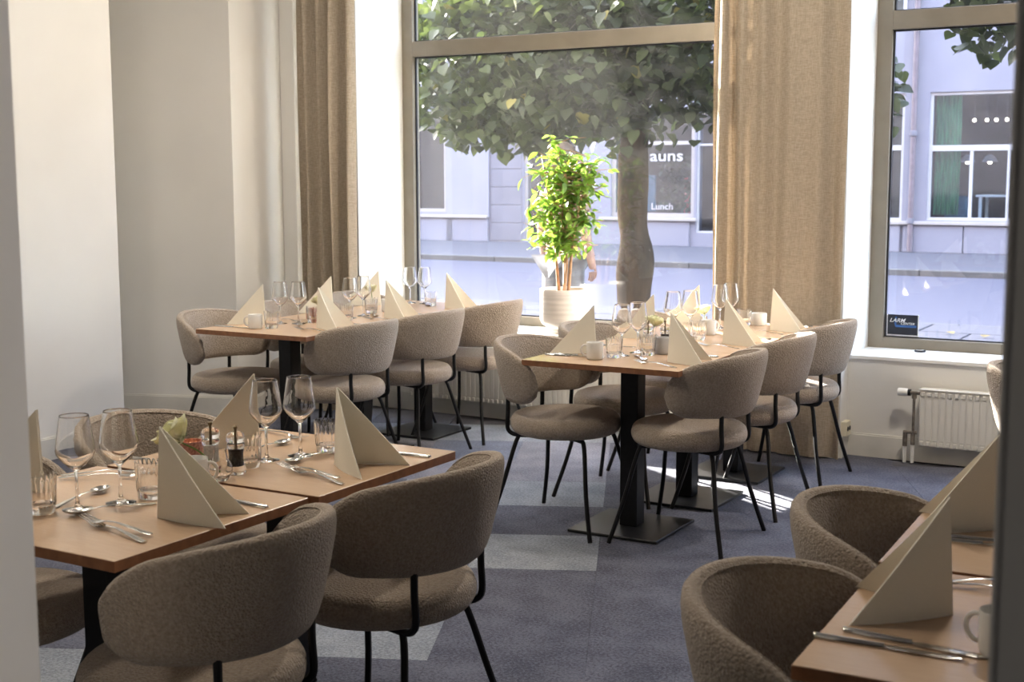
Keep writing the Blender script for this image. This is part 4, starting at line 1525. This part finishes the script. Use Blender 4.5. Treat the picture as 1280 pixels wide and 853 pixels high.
Y_ROAD0, Y_ROAD1, Y_FAC = 13.9, 21.8, 27.0
struct('road', MB().box(-80, 60, Y_ROAD0, Y_ROAD1, -0.3, -0.10).mesh('road', 'asphalt'), 'shaded asphalt street outside')
pn = struct('pavement_near', MB().box(-80, 60, 7.56, Y_ROAD0 - 0.12, -0.3, -0.015).mesh('pavement_near', 'paving'), 'paved footpath outside the windows')
pf = struct('pavement_far', MB().box(-80, 60, Y_ROAD1 + 0.15, Y_FAC + 0.5, -0.3, 0.0).mesh('pavement_far', 'paving'), 'footpath at the foot of the facade opposite')
slab = MB().box(-0.49, 0.49, -0.34, 0.34, -0.015, 0.0).mesh('paving_slab', 'paving', bevel=0.006)
for i in range(16):
    for j in range(4):
        x = -9 + i * 1.0 + (0.5 if j % 2 else 0)
        link('paving_slab', slab, pn, (x, 11.35 + j * 0.7, 0.0))
kb = MB().box(-0.745, 0.745, -0.06, 0.06, -0.2, 0.0).mesh('kerb_stone', 'kerb', bevel=0.012)
for i in range(18):
    link('kerb_stone', kb, pn, (-14 + i * 1.5, Y_ROAD0 - 0.06, 0.0))
kb2 = MB().box(-0.995, 0.995, -0.075, 0.075, -0.2, 0.005).mesh('kerb_stone', 'kerb', bevel=0.015)
for i in range(16):
    link('kerb_stone', kb2, pf, (-24 + i * 2.0, Y_ROAD1 + 0.075, 0.0))
# fallen leaves on the footpath
rl = random.Random(4)
lm = MB().add(*leaf_verts(0.11, 0.09, 0.3, -0.1)).mesh('fallen_leaf', 'leaflitter', smooth=True, sharp=180)
spots = [(-2.32, 12.75, 'by the right end of the pane'), (-2.05, 12.62, 'beside it near the pillar'), (-2.62, 12.9, 'before the paving joint')]
for i, (x, y, t) in enumerate(spots):
    tag(link('fallen_leaf', lm, None, (x, y, 0.012), rl.uniform(0, 6)), 'yellow fallen leaf on the footpath ' + t, 'leaf', 'fallen leaves on the footpath')

# the storeys of this building above the dining room
struct('upper_storeys', MB().box(-45, 40, -6, 7.55, Z_CEIL + 0.21, 15.0).box(-45, -7.3, -6, 7.55, -0.2, Z_CEIL + 0.2).box(4.9, 40, -6, 7.55, -0.2, Z_CEIL + 0.2).mesh('upper_storeys', 'facade'),
       'rendered storeys above the restaurant')

# ------------------------------------------------------------------ building opposite
bld = thing('building', 'pale lavender building with shop windows across the street', 'building', (0, Y_FAC, 0))
H_B = 14.0


def wallpieces(openings, x0, x1, z0, z1):
    """split a wall rectangle around openings (x0,x1,z0,z1) -> list of boxes"""
    xs = sorted(set([x0, x1] + [o[0] for o in openings] + [o[1] for o in openings]))
    out = []
    for a, b in zip(xs[:-1], xs[1:]):
        cut = sorted([(o[2], o[3]) for o in openings if o[0] <= a + 1e-6 and o[1] >= b - 1e-6])
        z = z0
        for c, d in cut:
            if c > z:
                out.append((a, b, z, c))
            z = d
        if z < z1:
            out.append((a, b, z, z1))
    return out


OPEN = [(-20.5, -17.47, 0.69, 3.1), (-15.30, -13.9, 0.05, 3.0), (-13.05, -11.05, 0.63, 2.95), (-11.0, -10.2, 0.3, 2.95), (-8.3, -6.58, 0.62, 3.15), (-6.10, -4.40, 0.64, 3.15), (-3.6, -1.9, 0.64, 3.15)]
mb = MB()
for a, b, c, d in wallpieces(OPEN, -45, 25, 0.0, H_B):
    mb.box(a, b, 0.0, 0.35, c, d)
link('wall', mb.mesh('wall', 'facade'), bld)
mb = MB()
for y0, y1 in ((4.0, 4.2),):
    mb.box(-45, 25, y0, y1, 0, H_B)
mb.box(-45, 25, 0.35, 4.0, 3.3, 3.5)
mb.box(-45, 25, 0.35, 4.0, -0.1, 0.0)
mb.box(-9.0, -8.9, 0.35, 4.0, 0, 3.3).box(-15.6, -15.5, 0.35, 4, 0, 3.3).box(-10.0, -9.9, 0.35, 4, 0, 3.3).box(-1.5, -1.4, 0.35, 4, 0, 3.3)
mb.box(-45, 25, 0.35, 9.0, H_B - 0.3, H_B)
link('shop_interior', mb.mesh('shop_interior', 'darkroom'), bld)
# pale panel, courses darkened as a recess side in shade, plinth
link('facade_panel', MB().box(-17.42, -16.23, -0.05, 0.0, 0.58, 6.0).mesh('facade_panel', 'facadepale'), bld)
for k in range(9):
    link('recess_shade_course', MB().box(-16.2, -15.34, -0.02, 0.0, 0.03 + k * 0.42, 0.44 + k * 0.42).mesh('recess_shade_course', 'facadedark', bevel=0.008), bld)
pl = MB().box(-0.58, 0.58, -0.06, 0.0, 0.0, 0.54).mesh('plinth_slab', 'facade', bevel=0.008)
for x in (-19.0, -17.82, -16.84, -12.9, -11.72, -8.1, -7.17, -5.95, -4.77, -3.59):
    link('plinth_slab', pl, bld, (x, 0, 0.0))
for a, b in ((-20.5, -16.25), (-13.3, -10.95), (-8.4, -1.5)):
    link('sill_course', MB().box(a, b, -0.12, 0.0, 0.55, 0.62).mesh('sill_course', 'facadetrim', bevel=0.01), bld)


def shopwin(x0, x1, z0, z1, mulls=(), rails=(), mat='whiteframe', fw_=0.07, deep=0.05):
    f = MB()
    f.box(x0, x0 + fw_, deep, deep + 0.08, z0, z1).box(x1 - fw_, x1, deep, deep + 0.08, z0, z1)
    f.box(x0 + fw_, x1 - fw_, deep, deep + 0.08, z0, z0 + fw_).box(x0 + fw_, x1 - fw_, deep, deep + 0.08, z1 - fw_, z1)
    o = link('shop_window', f.mesh('shop_window', mat), bld)
    for (x, a, b) in mulls:
        link('mullion', MB().box(x - 0.03, x + 0.03, deep, deep + 0.08, a, b).mesh('mullion', mat), o)
    for (z, t) in rails:
        link('rail', MB().box(x0 + fw_, x1 - fw_, deep - 0.01, deep + 0.08, z - t / 2, z + t / 2).mesh('rail', mat), o)
    link('pane', MB().box(x0 + fw_, x1 - fw_, deep + 0.04, deep + 0.05, z0 + fw_, z1 - fw_).mesh('pane', 'farpane'), o)
    return o


shopwin(-20.5, -17.47, 0.69, 3.1, mat='facadetrim')
shopwin(-15.30, -13.9, 0.05, 3.0, mulls=((-14.6, 0.12, 2.93),), mat='facadetrim')
w1 = shopwin(-13.05, -11.05, 0.63, 2.95, mulls=((-12.55, 0.7, 2.88),), rails=((2.25, 0.08),), mat='facadetrim', fw_=0.09)
shopwin(-11.0, -10.2, 0.3, 2.95, rails=((2.2, 0.04),), mat='whiteframe', fw_=0.04)
shopwin(-8.3, -6.58, 0.62, 3.15, mulls=((-7.4, 0.7, 2.0),), rails=((2.08, 0.10),), fw_=0.06)
shopwin(-6.10, -4.40, 0.64, 3.15, mulls=((-5.28, 0.7, 2.0), (-4.58, 0.7, 2.0)), rails=((2.06, 0.11),), fw_=0.06)
shopwin(-3.6, -1.9, 0.64, 3.15, rails=((2.06, 0.11),), fw_=0.06)
# lettering on the shop glass
text('lettering', 'auns', 0.34, 'whiteframe', bld, (-12.12, 0.03, 1.86), ext=0.002, sx=1.3)
text('lettering', 'Lunch', 0.20, 'whiteframe', bld, (-12.08, 0.03, 0.80), ext=0.002, sx=1.1)
text('lettering', 'l', 0.20, 'whiteframe', bld, (-12.80, 0.03, 0.80), ext=0.002)
# things behind the shop glass
link('display_board', MB().box(-12.4, -12.1, 0.3, 0.35, 0.75, 1.55).mesh('display_board', 'tealthing', bevel=0.01), bld)
link('red_cloth', MB().box(-11.55, -11.3, 0.6, 0.7, 0.7, 1.5).mesh('red_cloth', 'redthing', bevel=0.03), bld)
rs = random.Random(9)
fl = MB()  # leaves behind the glass stand in for greenery mirrored in it
for k in range(420):
    c = Vector((rs.uniform(-12.0, -11.2), 0.40 + rs.uniform(-0.15, 0.25), rs.uniform(0.8, 1.95)))
    mt = Matrix.Rotation(rs.uniform(0, 6.3), 4, 'Z') @ Matrix.Rotation(rs.uniform(-1.2, 1.2), 4, 'Y')
    vs, fs = leaf_verts(0.16, 0.09)
    fl.add([mt @ Vector(v) + c for v in vs], fs)
o = link('window_foliage', fl.mesh('window_foliage', 'treeleaf'), bld)
o['kind'] = 'stuff'
# green drape in the big window
dr = MB()
for k in range(10):
    x = -6.0 + k * 0.048
    dr.tube([(x, 0.25 + 0.03 * (k % 2), 0.75), (x + 0.01, 0.25 + 0.03 * (k % 2), 1.9), (x, 0.25 + 0.03 * (k % 2), 3.1)], [0.022, 0.034, 0.030], 7)
link('green_drape', dr.mesh('green_drape', 'greencloth', smooth=True), bld)
for x in (-5.40, -5.16, -4.98, -4.78, -4.50):
    b = link('bulb', MB().ball((x, 0.8, 2.62), 0.035).mesh('bulb', 'bulb', smooth=True), bld)
    link('bulb_cord', MB().tube([(x, 0.8, 2.65), (x, 0.8, 3.3)], 0.008, 5).mesh('bulb_cord', 'gasket'), b)
for x in (-5.62, -5.18):
    b = link('pendant_shade', MB().lathe([(0.03, 1.95), (0.10, 1.90), (0.16, 1.80), (0.155, 1.80), (0.09, 1.885), (0.025, 1.93)], 18, center=(x, 1.4)).mesh('pendant_shade', 'whiteframe', smooth=True), bld)
    link('bulb', MB().ball((x, 1.4, 1.80), 0.045).mesh('bulb', 'bulb', smooth=True), b)
link('shop_table', MB().box(-5.25, -4.45, 0.45, 1.3, 1.10, 1.14).box(-5.2, -5.14, 0.5, 0.56, 0, 1.1).box(-4.56, -4.5, 0.5, 0.56, 0, 1.1).box(-5.2, -5.14, 1.2, 1.26, 0, 1.1).box(-4.56, -4.5, 1.2, 1.26, 0, 1.1).mesh('shop_table', 'cloudwhite', bevel=0.008), bld)
link('shop_bench', MB().box(-5.85, -5.4, 0.45, 0.52, 0.3, 1.12).box(-5.85, -5.4, 0.52, 0.95, 0.3, 0.75).mesh('shop_bench', 'tealthing', bevel=0.03), bld)
# downpipe
dp = link('downpipe', MB().tube([(-6.38, -0.09, 0.02), (-6.38, -0.09, H_B - 0.5)], 0.055, 12).mesh('downpipe', 'downpipe', smooth=True), bld)
for z in (0.62, 2.35, 5.0):
    link('pipe_clamp', MB().lathe([(0.056, z - 0.05), (0.075, z - 0.04), (0.075, z + 0.05), (0.056, z + 0.06)], 12, center=(-6.38, -0.09)).mesh('pipe_clamp', 'facadedark'), dp)
# upper storey windows, above the view
for k in range(14):
    for s in range(3):
        x = -24 + k * 2.4
        z = 4.6 + s * 3.1
        o = link('upper_window', MB().box(x - 0.6, x + 0.6, -0.03, 0.0, z, z + 1.7).mesh('upper_window', 'whiteframe'), bld)
        link('pane', MB().box(x - 0.53, x + 0.53, -0.035, -0.03, z + 0.07, z + 1.63).mesh('pane', 'darkroom'), o)


# ------------------------------------------------------------------ trees
def tree_leaf_verts(s):
    """broad heart-shaped leaf, tip along +X"""
    out = [(0, 0), (-0.08, 0.22), (0.05, 0.46), (0.32, 0.52), (0.62, 0.34), (1.0, 0.0), (0.62, -0.34), (0.32, -0.52), (0.05, -0.46), (-0.08, -0.22)]
    vs = [(0.36 * s, 0, -0.05 * s)] + [(x * s, y * s, 0.10 * s * abs(y) - 0.12 * s * x * x) for x, y in out]
    fs = [(0, i, i + 1) for i in range(1, 10)] + [(0, 10, 1)]
    return vs, fs


def tree(label, base, trunk, boughs, crowns, nleaf, seed, r0, nparts):
    rr = random.Random(seed)
    e = thing('street_tree', label, 'tree', base)
    B = Vector(base)
    tp = smoothpath(trunk, 6)
    n = len(tp)
    rad = []
    for i, p in enumerate(tp):
        u = i / (n - 1)
        r = r0 * (1.0 - 0.12 * u)
        r *= 1 + 0.22 * math.exp(-((p.z - 0.78) / 0.16) ** 2) - 0.10 * math.exp(-((p.z - 1.05) / 0.1) ** 2) + 0.14 * math.exp(-((p.z - 2.2) / 0.25) ** 2)
        rad.append(r)
    mb = MB()
    # lumpy trunk
    o0 = 0
    mb.tube(tp, rad, 18)
    mb.v = [tuple(Vector(v) + Vector((1, 0.6, 0)) * 0.025 * noise.noise(Vector(v) * 3.1 + Vector((seed, 0, 0)))) for v in mb.v]
    link('trunk', mb.mesh('trunk', 'bark', smooth=True, sharp=80), e)
    top = tp[-1]
    for bpts in boughs:
        p = smoothpath(bpts, 5)
        m = len(p)
        link('bough', MB().tube(p, [r0 * (0.55 - 0.45 * i / m) for i in range(m)], 9).mesh('bough', 'bark', smooth=True), e)
    leaves = []
    for k in range(nleaf):
        c, R = rr.choices([(c, R) for c, R, wt in crowns], [wt for c, R, wt in crowns])[0]
        while True:
            d = Vector((rr.gauss(0, 1), rr.gauss(0, 1), rr.gauss(0, 1))).normalized()
            q = rr.uniform(0.55, 1.0)
            p = Vector(c) + Vector((d.x * R[0], d.y * R[1], d.z * R[2])) * q
            # ragged underside of the main crown
            if (c, R) != crowns[0][:2] and R[2] < 0.4:
                break
            if p.z + 0.75 * noise.noise(Vector((p.x * 0.75, p.y * 0.75, 3 + seed))) > crowns[0][0][2] - crowns[0][1][2] * 0.97:
                break
        a = rr.uniform(0, 2 * pi)
        leaves.append((p, a, rr.uniform(-1.2, 0.1), rr.uniform(-0.7, 0.7), rr.uniform(0.075, 0.125)))
    # leaves facing the windows first
    leaves.sort(key=lambda l: (l[0].y + 0.7 * max(0, l[0].z - 2.6)) + rr.uniform(-0.3, 0.3))
    base_me = {}
    for sname, s in (('a', 0.09), ('b', 0.112)):
        vs, fs = tree_leaf_verts(s)
        base_me[sname] = MB().add(vs, fs).mesh('leaf', 'treeleaf', smooth=True, sharp=180)
    vs, fs = tree_leaf_verts(0.10)
    base_me['y'] = MB().add(vs, fs).mesh('leaf', 'treeleafyellow', smooth=True, sharp=180)
    rest, resty = MB(), MB()
    for i, (p, a, el, ro, s) in enumerate(leaves):
        if i < nparts:
            kk = 'y' if rr.random() < 0.012 else ('a' if s < 0.10 else 'b')
            o = link('leaf', base_me[kk], e, p)
            o.rotation_euler = (ro, -el, a)
        else:
            mt = Matrix.Rotation(a, 4, 'Z') @ Matrix.Rotation(-el, 4, 'Y') @ Matrix.Rotation(ro, 4, 'X')
            vs, fs = tree_leaf_verts(s)
            (resty if rr.random() < 0.012 else rest).add([mt @ Vector(v) + p for v in vs], fs)
    o = link('foliage', rest.mesh('foliage', 'treeleaf', smooth=True, sharp=180), e)
    o['kind'] = 'stuff'
    if resty.v:
        o = link('yellow_foliage', resty.mesh('yellow_foliage', 'treeleafyellow', smooth=True, sharp=180), e)
        o['kind'] = 'stuff'
    return e


tree('leafy street tree with a knotted trunk behind the potted plant', (-4.80, 10.4, -0.02),
     [(0.0, 0, 0), (0.0, 0, 0.5), (0.01, 0, 0.95), (-0.02, 0, 1.4), (0.0, 0, 1.9), (-0.02, 0, 2.35)],
     [[(-0.02, 0, 2.2), (-0.35, 0.1, 2.7), (-0.9, 0.2, 3.3), (-1.5, 0.2, 4.0)], [(0.02, 0, 2.2), (0.25, 0.0, 2.9), (0.5, -0.2, 3.7), (0.8, -0.2, 4.5)], [(0.0, 0, 2.25), (0.05, 0.3, 3.0), (-0.1, 0.8, 3.9)],
      [(-0.05, 0, 2.15), (-0.6, -0.3, 2.55), (-1.3, -0.5, 2.75)], [(0.05, 0, 2.2), (0.6, -0.2, 2.6), (1.2, -0.4, 2.9)]],
     [((-0.25, 0.1, 3.62), (2.15, 1.9, 2.0), 5), ((-1.15, -0.3, 2.5), (1.05, 0.8, 0.8), 2.2), ((0.9, -0.2, 2.75), (1.0, 0.8, 0.85), 1.4), ((-0.3, -0.6, 2.5), (0.9, 0.6, 0.7), 2.0)], 13000, 3, 0.135, 300)
tree('second street tree whose branch hangs into the further window', (0.6, 10.6, -0.02),
     [(0, 0, 0), (0, 0, 0.8), (0.02, 0, 1.6), (0, 0, 2.4)],
     [[(0, 0, 2.3), (-0.8, -0.1, 2.8), (-1.7, -0.2, 3.0), (-2.4, -0.2, 2.9)], [(0, 0, 2.3), (0.5, 0, 3.2), (0.9, 0, 4.2)], [(0, 0, 2.3), (-0.3, 0.3, 3.3), (-0.6, 0.5, 4.4)]],
     [((0.2, 0.0, 4.0), (2.0, 1.8, 1.75), 4), ((-2.15, -0.3, 2.85), (0.75, 0.5, 0.62), 2.0), ((-2.75, -0.4, 3.3), (0.4, 0.4, 0.5), 0.8), ((-3.22, -0.3, 2.15), (0.10, 0.12, 0.34), 0.08)], 3600, 8, 0.14, 200)


# ------------------------------------------------------------------ person passing behind the plant
def skinbody(name, verts, edges, radii, mat, parent=None, loc=(0, 0, 0), rotz=0, sub=1, root=0):
    me = bpy.data.meshes.new(name)
    me.from_pydata(verts, edges, [])
    o = bpy.data.objects.new(name, me)
    COL.objects.link(o)
    if parent is not None:
        o.parent = parent
    o.location = loc
    o.rotation_euler = (0, 0, rotz)
    me.materials.append(M[mat])
    sk = o.modifiers.new('Skin', 'SKIN')
    sk.use_smooth_shade = True
    for i, r in enumerate(radii):
        r = r if isinstance(r, tuple) else (r, r)
        me.skin_vertices[0].data[i].radius = r
        me.skin_vertices[0].data[i].use_root = (i == root)
    ss = o.modifiers.new('Subdivision', 'SUBSURF')
    ss.levels = sub
    ss.render_levels = sub
    return o


M['skin'] = principled('skin', (0.24, 0.13, 0.095), 0.55, noise_scale=30, noise_amt=0.05)
M['shirt'] = principled('pink_shirt', (0.20, 0.13, 0.12), 0.85, noise_scale=60, noise_amt=0.06)
M['trousers'] = principled('white_trousers', (0.16, 0.16, 0.165), 0.85, noise_scale=60, noise_amt=0.05)
M['hair'] = principled('brown_hair', (0.09, 0.055, 0.03), 0.6, noise_scale=80, noise_amt=0.3)
M['shoe'] = principled('light_shoe', (0.6, 0.6, 0.6), 0.6, noise_scale=40, noise_amt=0.05)
# continuous body: pelvis root, spine, head, arms with hands, legs
V = [(0, 0, 0.93), (0, 0, 1.10), (0, 0, 1.28), (0, 0, 1.40), (0, 0.0, 1.48), (0, 0.01, 1.55), (0, 0.02, 1.63), (0, 0.01, 1.71),
     (0.17, 0, 1.38), (0.235, 0.0, 1.12), (0.25, 0.05, 0.90), (0.25, 0.07, 0.83),
     (-0.17, 0, 1.38), (-0.245, 0.0, 1.12), (-0.275, 0.06, 0.90), (-0.28, 0.08, 0.83),
     (0.09, 0, 0.88), (0.10, 0.05, 0.50), (0.10, 0.02, 0.09), (0.11, 0.14, 0.04),
     (-0.09, 0, 0.88), (-0.10, -0.04, 0.50), (-0.10, -0.10, 0.09), (-0.11, 0.02, 0.04)]
E_ = [(0, 1), (1, 2), (2, 3), (3, 4), (4, 5), (5, 6), (6, 7), (3, 8), (8, 9), (9, 10), (10, 11), (3, 12), (12, 13), (13, 14), (14, 15), (0, 16), (16, 17), (17, 18), (18, 19), (0, 20), (20, 21), (21, 22), (22, 23)]
R_ = [(0.15, 0.10), (0.135, 0.09), (0.155, 0.10), (0.13, 0.085), 0.055, (0.075, 0.085), (0.082, 0.098), (0.055, 0.065), 0.055, 0.042, 0.033, 0.028, 0.055, 0.042, 0.033, 0.028, 0.085, 0.060, 0.042, 0.034, 0.085, 0.060, 0.042, 0.034]
person = thing('person', 'person in pale top and white trousers walking behind the potted plant', 'person', (-4.62, 8.75, -0.012), radians(-20))
skinbody('body', V, E_, R_, 'skin', person)
VT = [(0, 0, 0.98), (0, 0, 1.12), (0, 0, 1.28), (0, 0, 1.41), (0.18, 0, 1.385), (0.215, 0.0, 1.22), (-0.18, 0, 1.385), (-0.222, 0, 1.22)]
skinbody('shirt', VT, [(0, 1), (1, 2), (2, 3), (3, 4), (4, 5), (3, 6), (6, 7)], [(0.165, 0.115), (0.15, 0.105), (0.17, 0.115), (0.14, 0.095), 0.066, 0.060, 0.066, 0.060], 'shirt', person)
VL = [(0, 0, 0.95), (0.09, 0, 0.86), (0.10, 0.05, 0.50), (0.10, 0.025, 0.14), (-0.09, 0, 0.86), (-0.10, -0.04, 0.50), (-0.10, -0.095, 0.14)]
skinbody('trousers', VL, [(0, 1), (1, 2), (2, 3), (0, 4), (4, 5), (5, 6)], [(0.165, 0.115), 0.10, 0.075, 0.062, 0.10, 0.075, 0.062], 'trousers', person)
hb = MB().ball((0, -0.012, 1.66), 0.105, 0.9, 1.05, 1.1, 14, 9)
link('hair', hb.mesh('hair', 'hair', smooth=True), person)
fm = MB().ball((0, 0.115, 1.615), 0.016, 0.8, 1.0, 1.2, 8, 6).ball((0.033, 0.10, 1.64), 0.010).ball((-0.033, 0.10, 1.64), 0.010)
link('face', fm.mesh('face', 'skin', smooth=True), person)
fg = MB()
for sx, hx, hy in ((1, 0.25, 0.07), (-1, -0.28, 0.08)):
    for k in range(4):
        y = hy - 0.028 + k * 0.019
        L = (0.062, 0.072, 0.070, 0.055)[k]
        fg.tube([(hx, y, 0.815), (hx - sx * 0.006, y + 0.003, 0.815 - L * 0.55), (hx - sx * 0.022, y + 0.004, 0.815 - L)], [0.0095, 0.009, 0.0075], 6)
    fg.tube([(hx - sx * 0.012, hy + 0.028, 0.845), (hx - sx * 0.022, hy + 0.048, 0.815), (hx - sx * 0.026, hy + 0.050, 0.788)], [0.011, 0.0095, 0.008], 6)
link('fingers', fg.mesh('fingers', 'skin', smooth=True), person)
sh = MB()
for x, y in ((0.105, 0.07), (-0.105, -0.05)):
    sh.ball((x, y, 0.042), 0.05, 0.9, 2.5, 0.84, 12, 8)
link('shoes', sh.mesh('shoes', 'shoe', smooth=True), person)

# ------------------------------------------------------------------ unseen ceiling lamps; those over mill row, entrance and aisle added as fill
M['lampglow'] = emimat('lamp_diffuser', (1.0, 0.86, 0.66), 4.0)
LAMPS = [(-4.2, 5.2, 10), (-4.2, 3.2, 10), (-3.0, 2.55, 11), (-2.8, 6.0, 5), (2.1, 0.45, 24), (-0.7, 5.5, 24)]
for i, (x, y, pw) in enumerate(LAMPS):
    e = thing('ceiling_lamp', 'round ceiling lamp ' + ('over the beige wall row', 'near the blank pale wall', 'added as fill over the pepper mill row', 'near the wide window', 'added in the entrance to light the pale pillar', 'added as fill over the radiator aisle')[i], 'lamp', (x, y, Z_CEIL), 0, 'ceiling lamps')
    link('lamp_housing', MB().lathe([(0, 0), (0.20, 0), (0.21, -0.02), (0.20, -0.05), (0.185, -0.05), (0.185, -0.03), (0, -0.03)], 28).mesh('lamp_housing', 'white', smooth=True, sharp=40), e)
    link('diffuser', MB().lathe([(0, -0.052), (0.12, -0.050), (0.184, -0.042), (0.184, -0.034), (0, -0.034)], 28).mesh('diffuser', 'lampglow', smooth=True), e)
    ld = bpy.data.lights.new('ceiling_lamp_light', 'AREA')
    ld.shape = 'DISK'
    ld.size = 0.36
    ld.energy = pw
    ld.color = (1.0, 0.90, 0.77)
    lo = bpy.data.objects.new('ceiling_lamp_light', ld)
    COL.objects.link(lo)
    lo.parent = e
    lo.location = (0, 0, -0.056)
